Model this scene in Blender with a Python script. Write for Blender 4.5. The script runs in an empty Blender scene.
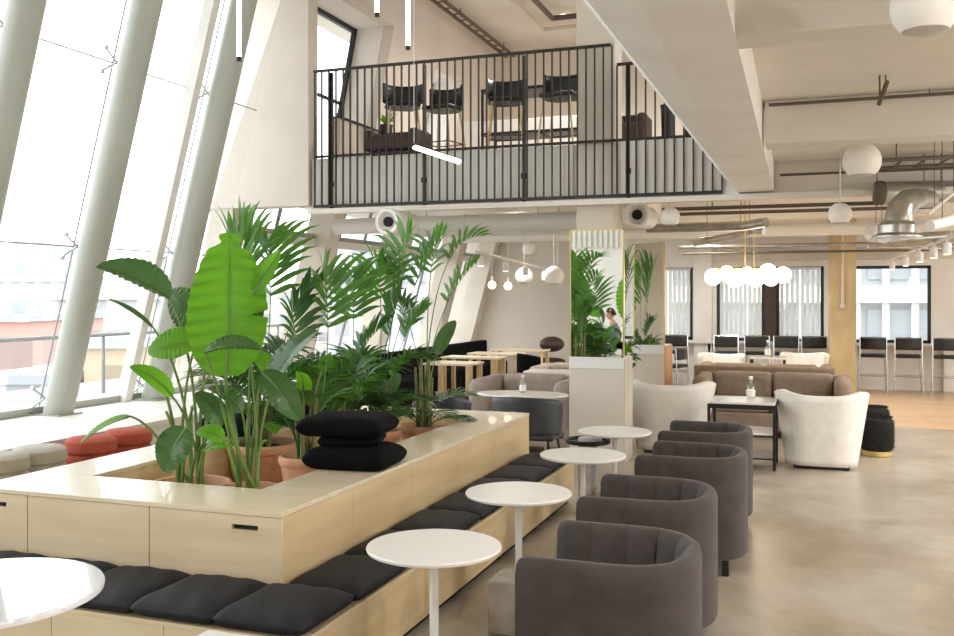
import bpy, bmesh, math, random
from mathutils import Vector, Matrix
random.seed(7)
SC = bpy.context.scene
COL = SC.collection
PI = math.pi
# ------------------------------------------------------------------ camera model
F = 950.0
TH = math.radians(19.75)
CT, ST, CH = math.cos(TH), math.sin(TH), 1.7

def W(px, d, py=296.0):
    """world point seen at pixel (px, py) at depth d"""
    u = (px - 477) / F
    return Vector((d * (-ST + CT * u), d * (CT + ST * u), CH - (py - 296) / F * d))
def ZP(px, py, z): return W(px, F * (CH - z) / (py - 296), py)
def YP(px, y, py=296.0): return W(px, y / (CT + ST * (px - 477) / F), py)
def XP(px, x, py=296.0): return W(px, x / (-ST + CT * (px - 477) / F), py)

cam = bpy.data.cameras.new('camera')
cam.sensor_width = 36
cam.lens = F / 954 * 36
cam.shift_y = -22 / 954
cam.clip_start = 0.05
cam.clip_end = 1000
co = bpy.data.objects.new('camera', cam)
COL.objects.link(co)
co.location = (0, 0, CH)
co.rotation_euler = (PI / 2, 0, TH)
SC.camera = co

# ------------------------------------------------------------------ mesh builder
class MB:
    def __init__(s):
        s.v = []; s.f = []
    def add(s, vs, fs):
        b = len(s.v)
        s.v += [tuple(v) for v in vs]
        s.f += [tuple(b + i for i in f) for f in fs]
        return s
    def box(s, x0, x1, y0, y1, z0, z1):
        return s.prism([(x0, y0), (x1, y0), (x1, y1), (x0, y1)], z0, z1)
    def prism(s, poly, z0, z1, axis='z'):
        n = len(poly)
        def m(a, b, c):
            return (a, b, c) if axis == 'z' else ((a, c, b) if axis == 'y' else (c, a, b))
        vs = [m(a, b, z0) for a, b in poly] + [m(a, b, z1) for a, b in poly]
        fs = [tuple(range(n - 1, -1, -1)), tuple(range(n, 2 * n))]
        for i in range(n):
            j = (i + 1) % n
            fs.append((i, j, n + j, n + i))
        return s.add(vs, fs)
    def tube(s, pts, r, seg=12, cap=True, rs=None):
        pts = [Vector(p) for p in pts]
        n = len(pts)
        ref = None; rings = []
        for i, p in enumerate(pts):
            t = (pts[min(i + 1, n - 1)] - pts[max(i - 1, 0)])
            if t.length < 1e-9: t = Vector((0, 0, 1))
            t.normalize()
            if ref is None:
                ref = Vector((0, 0, 1)) if abs(t.z) < .9 else Vector((1, 0, 0))
            a = ref - t * ref.dot(t)
            if a.length < 1e-6: a = t.orthogonal()
            a.normalize(); b = t.cross(a); ref = a
            rr = rs[i] if rs else r
            rings.append([p + (a * math.cos(2 * PI * k / seg) + b * math.sin(2 * PI * k / seg)) * rr for k in range(seg)])
        vs = [q for R in rings for q in R]; fs = []
        for i in range(n - 1):
            for k in range(seg):
                k2 = (k + 1) % seg
                fs.append((i * seg + k, i * seg + k2, (i + 1) * seg + k2, (i + 1) * seg + k))
        if cap:
            fs.append(tuple(range(seg - 1, -1, -1))); fs.append(tuple((n - 1) * seg + k for k in range(seg)))
        return s.add(vs, fs)
    def lathe(s, prof, c=(0, 0, 0), seg=32, sx=1, sy=1):
        vs = []; fs = []; n = len(prof)
        for r, z in prof:
            for k in range(seg):
                a = 2 * PI * k / seg
                vs.append((c[0] + max(r, 1e-4) * math.cos(a) * sx, c[1] + max(r, 1e-4) * math.sin(a) * sy, c[2] + z))
        for i in range(n - 1):
            for k in range(seg):
                k2 = (k + 1) % seg
                fs.append((i * seg + k, i * seg + k2, (i + 1) * seg + k2, (i + 1) * seg + k))
        fs.append(tuple(range(seg - 1, -1, -1))); fs.append(tuple((n - 1) * seg + k for k in range(seg)))
        return s.add(vs, fs)
    def sphere(s, c, r, seg=24, z0=-1.0, z1=1.0, sz=1):
        a0, a1 = math.asin(max(-1, z0)), math.asin(min(1, z1)); n = seg // 2
        return s.lathe([(r * math.cos(a0 + (a1 - a0) * i / n), r * sz * math.sin(a0 + (a1 - a0) * i / n)) for i in range(n + 1)], c, seg)
    def grid(s, rows, closed=False):
        n, m = len(rows), len(rows[0]); vs = [p for R in rows for p in R]; fs = []
        for i in range(n - 1):
            for j in range(m if closed else m - 1):
                j2 = (j + 1) % m
                fs.append((i * m + j, i * m + j2, (i + 1) * m + j2, (i + 1) * m + j))
        return s.add(vs, fs)
    def mesh(s, name, mat, smooth=True):
        me = bpy.data.meshes.new(name)
        me.from_pydata(s.v, [], s.f)
        me.validate()
        bm = bmesh.new(); bm.from_mesh(me)
        bmesh.ops.recalc_face_normals(bm, faces=bm.faces)
        bm.to_mesh(me); bm.free()
        if mat: me.materials.append(mat)
        if smooth:
            me.polygons.foreach_set('use_smooth', [True] * len(me.polygons))
            try: me.set_sharp_from_angle(angle=math.radians(38))
            except Exception: pass
        me.update()
        return me
    def build(s, name, mat, parent=None, bevel=0, sub=0, smooth=True, solid=0, segs=2, label=None):
        o = bpy.data.objects.new(name, s.mesh(name, mat, smooth))
        COL.objects.link(o)
        if parent: o.parent = parent
        if solid:
            m = o.modifiers.new('so', 'SOLIDIFY'); m.thickness = solid
        if bevel:
            m = o.modifiers.new('be', 'BEVEL'); m.width = bevel; m.segments = segs; m.limit_method = 'ANGLE'; m.angle_limit = math.radians(40)
        if sub:
            m = o.modifiers.new('su', 'SUBSURF'); m.levels = sub; m.render_levels = sub
        if label: o['label'] = label
        return o

def tag(o, label, cat, group=None, kind=None):
    o['label'] = label; o['category'] = cat
    if group: o['group'] = group
    if kind: o['kind'] = kind
    return o
def thing(name, label, cat, loc=(0, 0, 0), rz=0, group=None):
    o = bpy.data.objects.new(name, None); COL.objects.link(o)
    o.empty_display_size = .1
    o.location = loc; o.rotation_euler = (0, 0, rz)
    return tag(o, label, cat, group)
def struct(name, mb, mat, **k):
    o = mb.build(name, mat, **k); o['kind'] = 'structure'
    return o
def dup(root, label, loc, rz=None):
    r = root.copy(); COL.objects.link(r); r.location = loc
    if rz is not None: r.rotation_euler = (0, 0, rz)
    r['label'] = label
    for ch in list(root.children):
        c = ch.copy(); COL.objects.link(c); c.parent = r
        for g in list(ch.children):
            d = g.copy(); COL.objects.link(d); d.parent = c
    return r
def B(*a): return MB().box(*a)

# ------------------------------------------------------------------ materials
def lin(c):
    return tuple(((x / 255) / 12.92 if x / 255 <= .04045 else ((x / 255 + .055) / 1.055) ** 2.4) for x in c) + (1,)
def mat(name, c, rough=.6, metal=0, c2=None, scale=(3, 3, 3), detail=4, amt=(.35, .65), bump=0, bscale=60, spec=.5, coat=0, sheen=0, emit=0):
    m = bpy.data.materials.new(name); m.use_nodes = True
    nt = m.node_tree; N = nt.nodes; L = nt.links
    b = N['Principled BSDF']
    b.inputs['Base Color'].default_value = lin(c)
    b.inputs['Roughness'].default_value = rough
    b.inputs['Metallic'].default_value = metal
    b.inputs['Specular IOR Level'].default_value = spec
    if coat: b.inputs['Coat Weight'].default_value = coat
    if sheen: b.inputs['Sheen Weight'].default_value = sheen
    if emit:
        b.inputs['Emission Color'].default_value = lin(c); b.inputs['Emission Strength'].default_value = emit
    tc = N.new('ShaderNodeTexCoord')
    if c2:
        mp = N.new('ShaderNodeMapping'); mp.inputs['Scale'].default_value = scale
        L.new(tc.outputs['Object'], mp.inputs['Vector'])
        nz = N.new('ShaderNodeTexNoise'); nz.inputs['Scale'].default_value = 1; nz.inputs['Detail'].default_value = detail
        L.new(mp.outputs[0], nz.inputs['Vector'])
        cr = N.new('ShaderNodeValToRGB')
        cr.color_ramp.elements[0].position = amt[0]; cr.color_ramp.elements[0].color = lin(c)
        cr.color_ramp.elements[1].position = amt[1]; cr.color_ramp.elements[1].color = lin(c2)
        L.new(nz.outputs['Fac'], cr.inputs[0]); L.new(cr.outputs[0], b.inputs['Base Color'])
    if bump:
        n2 = N.new('ShaderNodeTexNoise'); n2.inputs['Scale'].default_value = bscale; n2.inputs['Detail'].default_value = 3
        L.new(tc.outputs['Object'], n2.inputs['Vector'])
        bp = N.new('ShaderNodeBump'); bp.inputs['Strength'].default_value = bump; bp.inputs['Distance'].default_value = .01
        L.new(n2.outputs['Fac'], bp.inputs['Height']); L.new(bp.outputs[0], b.inputs['Normal'])
    return m
def thin(name, tint=(255, 255, 255), gl=.06):
    m = bpy.data.materials.new(name); m.use_nodes = True
    nt = m.node_tree; N = nt.nodes; L = nt.links
    N.remove(N['Principled BSDF'])
    t = N.new('ShaderNodeBsdfTransparent'); t.inputs[0].default_value = lin(tint)
    g = N.new('ShaderNodeBsdfGlossy'); g.inputs['Roughness'].default_value = .02
    x = N.new('ShaderNodeMixShader'); x.inputs[0].default_value = gl
    L.new(t.outputs[0], x.inputs[1]); L.new(g.outputs[0], x.inputs[2]); L.new(x.outputs[0], N['Material Output'].inputs[0])
    return m
def leafmat(name, c, c2, tr=.35, rough=.35):
    m = mat(name, c, rough, c2=c2, scale=(5, 5, 5), detail=3, amt=(.3, .7), spec=.5)
    nt = m.node_tree; N = nt.nodes; L = nt.links
    b = N['Principled BSDF']
    t = N.new('ShaderNodeBsdfTranslucent'); x = N.new('ShaderNodeMixShader'); x.inputs[0].default_value = tr
    t.inputs[0].default_value = lin(tuple(min(255, int(v * 1.35)) for v in c2))
    L.new(b.outputs[0], x.inputs[1]); L.new(t.outputs[0], x.inputs[2]); L.new(x.outputs[0], N['Material Output'].inputs[0])
    return m

M = {}
M['white'] = mat('white_plaster', (236, 233, 228), .75, c2=(226, 222, 216), scale=(1.2, 1.2, 1.2), bump=.05, bscale=20)
M['wallb'] = mat('beige_plaster', (218, 208, 197), .8, c2=(208, 198, 186), scale=(.8, .8, .8), bump=.05)
M['conc'] = mat('pale_concrete', (216, 207, 194), .8, c2=(200, 190, 176), scale=(1.1, 1.1, 1.1), detail=6, bump=.12, bscale=14)
M['conc2'] = mat('painted_concrete', (228, 223, 214), .75, c2=(214, 208, 198), scale=(.9, .9, 2), detail=6, bump=.1, bscale=12)
M['ochre'] = mat('raw_ochre_concrete', (196, 178, 140), .8, c2=(174, 154, 116), scale=(2, 2, .7), detail=7, bump=.2, bscale=18)
M['ply'] = mat('birch_plywood', (226, 208, 176), .42, c2=(212, 190, 154), scale=(1.6, 1.6, 14), detail=6, amt=(.3, .7))
M['plytop'] = mat('birch_plywood_top', (232, 218, 192), .3, c2=(222, 205, 174), scale=(1.2, 12, 2), detail=5, amt=(.3, .7), coat=.25)
M['plyshade'] = mat('birch_plywood_shade', (220, 198, 158), .42, c2=(204, 178, 134), scale=(1.6, 1.3, 14), detail=6, amt=(.3, .7))  # darker copy of the birch: shade on the sides put into the colour
M['slot'] = mat('slot_black', (14, 13, 12), .8)
M['blackc'] = mat('black_velvet', (15, 15, 19), .7, c2=(24, 24, 31), scale=(6, 6, 6), bump=.15, bscale=90, spec=.4)
M['blackf'] = mat('black_cloth', (10, 10, 12), .9, bump=.2, bscale=120, spec=.15)
M['grey'] = mat('grey_velvet', (72, 64, 61), .8, c2=(60, 53, 50), scale=(7, 7, 7), bump=.12, bscale=120, sheen=.12, spec=.3)
M['sofag'] = mat('taupe_wool', (168, 154, 144), .9, c2=(156, 142, 131), scale=(9, 9, 9), bump=.2, bscale=150)
M['sofab'] = mat('tan_wool', (146, 130, 114), .9, c2=(132, 116, 101), scale=(9, 9, 9), bump=.2, bscale=150)
M['cream'] = mat('cream_boucle', (236, 232, 226), .85, c2=(228, 223, 216), scale=(10, 10, 10), bump=.2, bscale=130)
M['tabw'] = mat('white_tabletop', (232, 228, 224), .28, spec=.5)
M['gloss'] = mat('white_gloss_top', (232, 234, 238), .05, spec=.8, coat=.6)
M['marble'] = mat('white_marble', (232, 228, 222), .15, c2=(205, 200, 196), scale=(6, 6, 6), detail=8, amt=(.5, .75))
M['pole'] = mat('white_powdercoat', (222, 219, 214), .4)
M['black'] = mat('black_metal', (22, 21, 21), .45)
M['rail'] = mat('bronze_black_steel', (48, 42, 38), .5, metal=.3)
M['chrome'] = mat('chrome', (200, 200, 200), .2, metal=1)
M['galv'] = mat('galvanised_duct', (190, 186, 178), .28, metal=.9, c2=(160, 156, 148), scale=(6, 6, 6))
M['duct'] = mat('painted_duct', (222, 220, 214), .45)
M['pipe'] = mat('brown_pipe', (96, 84, 72), .5)
M['tcol'] = mat('painted_steel_column', (176, 178, 168), .4, c2=(168, 170, 160), scale=(1, 1, 1))
M['wood'] = mat('light_oak', (216, 190, 146), .5, c2=(202, 174, 128), scale=(10, 10, 1.5))
M['orange'] = mat('oak_veneer', (200, 152, 106), .5, c2=(182, 134, 90), scale=(10, 10, 1.2))
M['dark'] = mat('dark_leg', (34, 28, 26), .5)
M['brown'] = mat('brown_leather', (66, 48, 38), .6)
M['glass'] = thin('clear_glass', (250, 252, 252), .05)
M['gedge'] = mat('glass_joint', (150, 152, 150), .4)
M['mirror'] = mat('mirror_silver', (240, 243, 240), .015, metal=1)
M['gold'] = mat('brass_frame', (222, 196, 128), .3, metal=.7)
M['cab'] = mat('white_cabinet', (214, 205, 194), .5)
M['cabtop'] = mat('white_cabinet_top', (232, 231, 228), .35)
M['terra'] = mat('terracotta', (222, 172, 140), .75, c2=(206, 152, 118), scale=(5, 5, 9), bump=.1)
M['soil'] = mat('soil', (66, 48, 36), .95, c2=(40, 28, 22), scale=(40, 40, 40), bump=.5, bscale=80)
M['red'] = mat('coral_wool', (180, 86, 68), .85, c2=(164, 74, 57), scale=(8, 8, 8), bump=.2, bscale=120)
M['greyo'] = mat('stone_wool', (190, 184, 172), .85, c2=(176, 170, 158), scale=(8, 8, 8), bump=.2, bscale=120)
M['fluff'] = mat('black_shag', (18, 17, 17), .95, c2=(48, 46, 44), scale=(50, 50, 50), bump=.9, bscale=70)
M['olive'] = mat('olive_shell', (74, 76, 58), .5)
M['dgrey'] = mat('charcoal_leather', (58, 60, 64), .45, c2=(50, 51, 55), scale=(6, 6, 6))
M['bottle'] = thin('bottle_glass', (236, 240, 234), .18)
M['strel'] = leafmat('strelitzia_leaf', (80, 134, 28), (104, 160, 38), .42, .32)
M['streld'] = leafmat('strelitzia_dark_leaf', (54, 88, 46), (78, 112, 60), .25, .26)
M['palm'] = leafmat('palm_leaflet', (58, 98, 36), (86, 132, 52), .35, .35)
M['palmd'] = leafmat('palm_leaflet_dark', (40, 72, 34), (62, 100, 48), .3, .35)
M['stem'] = mat('plant_stem', (92, 122, 54), .5, c2=(120, 146, 74), scale=(8, 8, 3))
M['trunk'] = mat('palm_cane', (104, 112, 58), .6, c2=(130, 126, 76), scale=(8, 8, 20))
M['cblock'] = mat('cast_concrete_block', (186, 178, 166), .7, c2=(160, 150, 136), scale=(8, 8, 8), detail=6, bump=.1)
M['frosted'] = mat('opal_globe', (240, 236, 230), .35, spec=.5)
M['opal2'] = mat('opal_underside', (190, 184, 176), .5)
M['lit'] = mat('lit_globe', (255, 236, 206), .4, emit=3)
M['litw'] = mat('lit_tube', (255, 246, 228), .4, emit=4)
M['skin'] = mat('skin', (204, 150, 120), .55)
M['hair'] = mat('short_brown_hair', (60, 40, 28), .8)
M['shirt'] = mat('grey_blue_shirt', (128, 140, 156), .85)
M['trouser'] = mat('dark_trousers', (34, 36, 42), .85)
M['green2'] = leafmat('sprig_green', (70, 120, 30), (110, 160, 50), .3)

# floor materials
def floor_mat():
    m = bpy.data.materials.new('polished_concrete'); m.use_nodes = True
    nt = m.node_tree; N = nt.nodes; L = nt.links; b = N['Principled BSDF']
    tc = N.new('ShaderNodeTexCoord')
    n1 = N.new('ShaderNodeTexNoise'); n1.inputs['Scale'].default_value = .8; n1.inputs['Detail'].default_value = 7; n1.inputs['Roughness'].default_value = .6; n1.inputs['Distortion'].default_value = .6
    n2 = N.new('ShaderNodeTexNoise'); n2.inputs['Scale'].default_value = 6; n2.inputs['Detail'].default_value = 8
    L.new(tc.outputs['Object'], n1.inputs['Vector']); L.new(tc.outputs['Object'], n2.inputs['Vector'])
    r1 = N.new('ShaderNodeValToRGB'); e = r1.color_ramp.elements
    e[0].position = .32; e[0].color = lin((146, 131, 108)); e[1].position = .68; e[1].color = lin((194, 186, 172))
    r2 = N.new('ShaderNodeValToRGB'); e = r2.color_ramp.elements
    e[0].position = .3; e[0].color = (.86, .86, .86, 1); e[1].position = .7; e[1].color = (1, 1, 1, 1)
    mx = N.new('ShaderNodeMixRGB'); mx.blend_type = 'MULTIPLY'; mx.inputs[0].default_value = 1
    L.new(n1.outputs['Fac'], r1.inputs[0]); L.new(n2.outputs['Fac'], r2.inputs[0])
    L.new(r1.outputs[0], mx.inputs[1]); L.new(r2.outputs[0], mx.inputs[2]); L.new(mx.outputs[0], b.inputs['Base Color'])
    mr = N.new('ShaderNodeMapRange'); mr.inputs[3].default_value = .22; mr.inputs[4].default_value = .42
    L.new(n1.outputs['Fac'], mr.inputs[0]); L.new(mr.outputs[0], b.inputs['Roughness'])
    return m
def parquet_mat():
    m = bpy.data.materials.new('oak_parquet'); m.use_nodes = True
    nt = m.node_tree; N = nt.nodes; L = nt.links; b = N['Principled BSDF']
    tc = N.new('ShaderNodeTexCoord'); br = N.new('ShaderNodeTexBrick')
    br.inputs['Scale'].default_value = 1; br.inputs['Brick Width'].default_value = 1.4; br.inputs['Row Height'].default_value = .14
    br.inputs['Mortar Size'].default_value = .004
    br.inputs['Color1'].default_value = lin((216, 186, 148)); br.inputs['Color2'].default_value = lin((200, 168, 130)); br.inputs['Mortar'].default_value = lin((130, 96, 62))
    L.new(tc.outputs['Object'], br.inputs['Vector']); L.new(br.outputs[0], b.inputs['Base Color'])
    b.inputs['Roughness'].default_value = .3
    return m
def facade_mat(name, c, cw, sx, sz, mort=.25):
    """wall with a regular grid of window openings"""
    m = bpy.data.materials.new(name); m.use_nodes = True
    nt = m.node_tree; N = nt.nodes; L = nt.links; b = N['Principled BSDF']
    tc = N.new('ShaderNodeTexCoord'); sp = N.new('ShaderNodeSeparateXYZ'); cb = N.new('ShaderNodeCombineXYZ')
    ad = N.new('ShaderNodeMath'); ad.operation = 'ADD'
    L.new(tc.outputs['Object'], sp.inputs[0]); L.new(sp.outputs[0], ad.inputs[0]); L.new(sp.outputs[1], ad.inputs[1])
    L.new(ad.outputs[0], cb.inputs[0]); L.new(sp.outputs[2], cb.inputs[1])
    br = N.new('ShaderNodeTexBrick'); br.offset = 0
    br.inputs['Scale'].default_value = 1; br.inputs['Brick Width'].default_value = sx; br.inputs['Row Height'].default_value = sz
    br.inputs['Mortar Size'].default_value = mort
    br.inputs['Color1'].default_value = lin(cw); br.inputs['Color2'].default_value = lin(tuple(int(x * .9) for x in cw)); br.inputs['Mortar'].default_value = lin(c)
    L.new(cb.outputs[0], br.inputs['Vector']); L.new(br.outputs[0], b.inputs['Base Color']); b.inputs['Roughness'].default_value = .8
    return m

# ================================================================== THE ROOM
struct('floor', B(-8.2, 8, -5, 20.7, -.12, 0), floor_mat(), smooth=False)
struct('floor_parquet', B(-1.62, 8, 13.37, 18.7, 0, .006), parquet_mat(), smooth=False)

# back wall with three windows (holes made from slabs)
def wall_holes_y(mb, x0, x1, z0, z1, y0, y1, holes):
    """wall in the XZ plane with thickness y0..y1"""
    xs = x0
    for a, b, c, d in sorted(holes):
        mb.box(xs, a, y0, y1, z0, z1)
        mb.box(a, b, y0, y1, z0, c); mb.box(a, b, y0, y1, d, z1)
        xs = b
    mb.box(xs, x1, y0, y1, z0, z1)
    return mb
WH = [(-3.66, -2.28, .85, 2.25), (-1.83, -.95, .85, 2.25), (-.74, .1, .85, 2.25), (.42, 1.9, .85, 2.25), (3.3, 4.8, .85, 2.25), (5.2, 6.7, .85, 2.25)]
struct('wall_back', wall_holes_y(MB(), -3.9, 8.2, 0, 3.3, 18.7, 19.0, WH), M['white'], smooth=False)
# plain beige back wall of the left bay
struct('wall_back_left', B(-8.6, -3.9, 20.5, 20.8, 0, 3.3).box(-3.9, -3.7, 18.99, 20.8, 0, 3.3), M['wallb'], smooth=False)
# white piers and pelmet on the back wall
struct('wall_pier_back', B(-2.24, -1.9, 18.5, 18.7, 0, 2.85), M['white'], bevel=.01)
struct('trim_1', B(-1.9, 3, 18.45, 18.7, 2.36, 2.5), M['conc'], bevel=.01)
for i, (a, b, c, d) in enumerate(WH[:4] + WH[4:]):
    w = bpy.data.objects.new('window_%d' % (i + 1), None); COL.objects.link(w); w['kind'] = 'structure'
    t = .055
    fr = MB()
    fr.box(a, a + t, 18.72, 18.8, c, d).box(b - t, b, 18.72, 18.8, c, d).box(a, b, 18.72, 18.8, c, c + t).box(a, b, 18.72, 18.8, d - t, d)
    o = fr.build('window_frame', M['black'], w, smooth=False)
    B(a, b, 18.76, 18.765, c, d).build('window_pane', M['glass'], w, smooth=False)
struct('trim_2', B(-.95, -.74, 18.66, 18.71, .85, 2.25), M['brown'], smooth=False)
struct('wall_right', wall_holes_y(MB(), -5, 18.9, 0, 3.3, 8.0, 8.2, [(-3, -.5, .8, 2.4), (1, 3.5, .8, 2.4), (5, 7.5, .8, 2.4), (9, 11.5, .8, 2.4), (13, 17.5, .8, 2.4)]), M['white'], smooth=False)
o = bpy.data.objects['wall_right']
for v in o.data.vertices: v.co = (v.co.y, v.co.x, v.co.z)
o.data.flip_normals()
struct('wall_front', B(-8.2, 8.2, -5.2, -5, 0, 6.4), M['white'], smooth=False)
fl = MB()
for k in range(60): fl.box(-7 + k * .14, -6.92 + k * .14, -4.9, -4.86, 2.95, 3.45)
struct('wall_front_fascia', fl, M['conc2'], smooth=False)

# ceilings
struct('ceiling', B(-.9, 8.2, -5, 10.7, 3.14, 3.45), M['conc2'], smooth=False)
struct('ceiling_rear', B(-8, 8.2, 11.1, 20.8, 3.14, 3.42), M['conc2'], smooth=False)
struct('ceiling_upper', B(-8, 8.2, -5, 17.2, 6.28, 6.5), M['conc2'], smooth=False)
def beam_row(y):
    f = (y - 3.6) / 7.06
    b, c_ = -.64 - .17 * f, -.325 - .12 * f
    return [(b, y, 2.82), (c_, y, 2.82), (c_, y, 3.3), (-.95, y, 3.3), (-.95, y, 2.97)]
mbm = MB().grid([beam_row(-5), beam_row(10.70)], True); mbm.f += [(4, 3, 2, 1, 0), (5, 6, 7, 8, 9)]
struct('beam_long', mbm, M['white'], smooth=False)
struct('beam_cross', B(-.35, 8, 4.25, 4.47, 2.82, 3.14), M['conc2'], bevel=.012)
struct('beam_cross_middle', B(-.37, 8, 7.32, 7.62, 2.82, 3.14), M['conc2'], bevel=.012)
struct('beam_balcony', B(-6.09, 8, 10.72, 11.15, 2.8, 3.45), M['conc2'], bevel=.012)
struct('beam_rear', B(-5, 8, 14.3, 14.7, 2.82, 3.14), M['conc2'], bevel=.012)
struct('beam_rear_far', B(-5, 8, 17.4, 17.8, 2.75, 3.14), M['conc2'], bevel=.012)
struct('beam_lengthwise_rear', B(-2.65, -2.2, 11.2, 18.7, 2.85, 3.14), M['conc2'], bevel=.012)
# columns
struct('column_balcony', B(-2.64, -2.19, 10.76, 11.2, 0, 6.28), M['ochre'] if False else M['conc'], bevel=.015)
colm = struct('column_rear', B(.17, .61, 17.3, 17.74, 0, 3.14), M['ochre'], bevel=.015)
MB().tube([(.39, 17.28, 2.82), (.39, 17.28, 1.55)], .025).sphere((.39, 17.27, 1.52), .05, 12).build('cable_conduit', M['conc'], colm)

# pier wall left of balcony, slanting edge
def xe(z): return -7.5 + .4 * (z - 2.96)
def loft(z0, z1, f, n=1):
    m = MB(); rows = []
    for i in range(n + 1):
        z = z0 + (z1 - z0) * i / n
        rows.append([(x, y, z) for x, y in f(z)])
    k = len(rows[0]); m.grid(rows, True)
    m.f.append(tuple(range(k - 1, -1, -1))); m.f.append(tuple(n * k + i for i in range(k)))
    return m
struct('wall_pier', loft(2.85, 6.28, lambda z: [(xe(z), 10.62), (-6.09, 10.62), (-6.09, 10.86), (xe(z) - .2, 11.0), (xe(z) - .95, 11.3)]), M['wallb'], smooth=False)
struct('wall_pier_leg', loft(.45, 2.85, lambda z: [(xe(2.85) + .25 * (z - 2.85), 10.64), (xe(2.85) + .25 * (z - 2.85) + .35, 10.64), (xe(2.85) + .25 * (z - 2.85) + .35, 11.0), (xe(2.85) + .25 * (z - 2.85) - .3, 11.2)]), M['conc'], smooth=False)
# upper floor walls
X0 = -5.62
def shear(mb):
    mb.v = [(x - .2 * (6.28 - z), y, z) for x, y, z in mb.v]; return mb
uw = MB()
OP = ((10.95, 12.5, 5.6), (14.2, 15.5, 5.45))
for poly in ([(12.5, 3.42), (14.2, 3.42), (14.2, 5.6), (12.5, 5.6)], [(14.2, 5.45), (15.5, 5.45), (15.5, 5.6), (14.2, 5.6)],
             [(15.5, 3.42), (17, 3.42), (17, 5.6), (15.5, 5.6)], [(10.9, 5.6), (17, 5.6), (17, 6.28), (10.9, 6.28)]):
    uw.prism(poly, X0 - .16, X0, 'x')
struct('wall_upper_left', shear(uw), M['wallb'], smooth=False)
rv = MB(); fw = MB(); X1 = X0 - .62
for y0, y1, zt in OP:
    rv.box(X1, X0 - .165, y1, y1 + .03, 3.42, zt).box(X1, X0 - .165, y0, y1, zt, zt + .03)
    if y0 > 12: rv.box(X1, X0 - .165, y0 - .03, y0, 3.42, zt)
    for yy_ in (y0 + .03, y1 - .03): fw.box(X1 - .03, X1 + .03, yy_ - .03, yy_ + .03, 3.5, zt)
    fw.box(X1 - .03, X1 + .03, y0, y1, zt - .06, zt).box(X1 - .02, X1 + .02, y0, y1, 4.5, 4.54)
struct('wall_upper_reveal', shear(rv), M['white'], smooth=False)
struct('window_7', shear(fw), M['black'], smooth=False)
struct('wall_upper_back', B(-8, 8, 16.9, 17.1, 3.42, 6.28), M['wallb'], smooth=False)
struct('floor_upper', B(-6.09, 8, 11.15, 17, 3.42, 3.45), M['conc'], smooth=False)

# ================================================================== GLASS FACADE
XC = lambda z: -7.55 + .27 * (z - .45)
XG = lambda z: XC(z) - .27
struct('wall_left_ledge', MB().prism([(-8.6, 0), (-6.25, 0), (-6.25, .40), (-6.22, .40), (-6.22, .45), (-8.6, .45)], -5, 20.45, 'y'), M['white'], smooth=False)
for i, (y, nm) in enumerate(((6.5, 'frontmost'), (7.94, 'middle'), (9.48, 'rearmost'), (4.9, ''), (3.4, ''), (1.9, ''))):
    if i > 2: continue
    c = struct('column_facade', MB().tube([(XC(.45), y, .45), (XC(6.3), y, 6.3)], .15, 32), M['tcol'])
    B(XC(.45) - .17, XC(.45) + .17, y - .17, y + .17, .45, .465).build('foot_plate', M['tcol'], c)
    for z in (.62, 2.22, 4.1, 5.7):
        hub = Vector((XC(z) - .15, y, z)); g = Vector((XG(z) + .02, y, z))
        m = MB().tube([hub, hub + Vector((-.08, 0, 0))], .02, 8)
        for sy in (-1, 1):
            for sz in (-1, 1):
                e = Vector((XG(z + sz * .09) + .02, y + sy * .17, z + sz * .12))
                m.tube([hub + Vector((-.07, 0, 0)), e], .011, 8).tube([e, e + Vector((.03, 0, -.005))], .024, 10)
        m.build('glass_fitting', M['chrome'], c)
# glass sheets and joints
ys = [-1.5, 1.86, 3.38, 4.9, 6.42, 7.94, 9.48, 10.6]
gl = MB(); jt = MB()
for a, b in zip(ys[:-1], ys[1:]):
    for z0, z1 in ((.45, 2.22), (2.22, 4.1), (4.1, 6.25)):
        gl.add([(XG(z0), a, z0), (XG(z0), b, z0), (XG(z1), b, z1), (XG(z1), a, z1)], [(0, 1, 2, 3)])
for z in (2.22, 4.1):
    jt.tube([(XG(z), -1.5, z), (XG(z), 10.6, z)], .008, 6)
for y in ys[1:-1]:
    jt.tube([(XG(.45), y, .45), (XG(6.25), y, 6.25)], .009, 6)
struct('window_8', gl, M['glass'], smooth=False)
struct('trim_3', jt, M['gedge'])
struct('trim_8', loft(.45, 6.25, lambda z: [(XG(z), 9.12), (XG(z) + .14, 9.12), (XG(z) + .14, 9.24), (XG(z), 9.24)]), M['white'], smooth=False)
struct('trim_4', MB().prism([(XG(.45) - .05, .45), (XG(.45) + .06, .45), (XG(.53) + .06, .53), (XG(.53) - .05, .53)], -5, 20.4, 'y'), M['tcol'], smooth=False)
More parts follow.
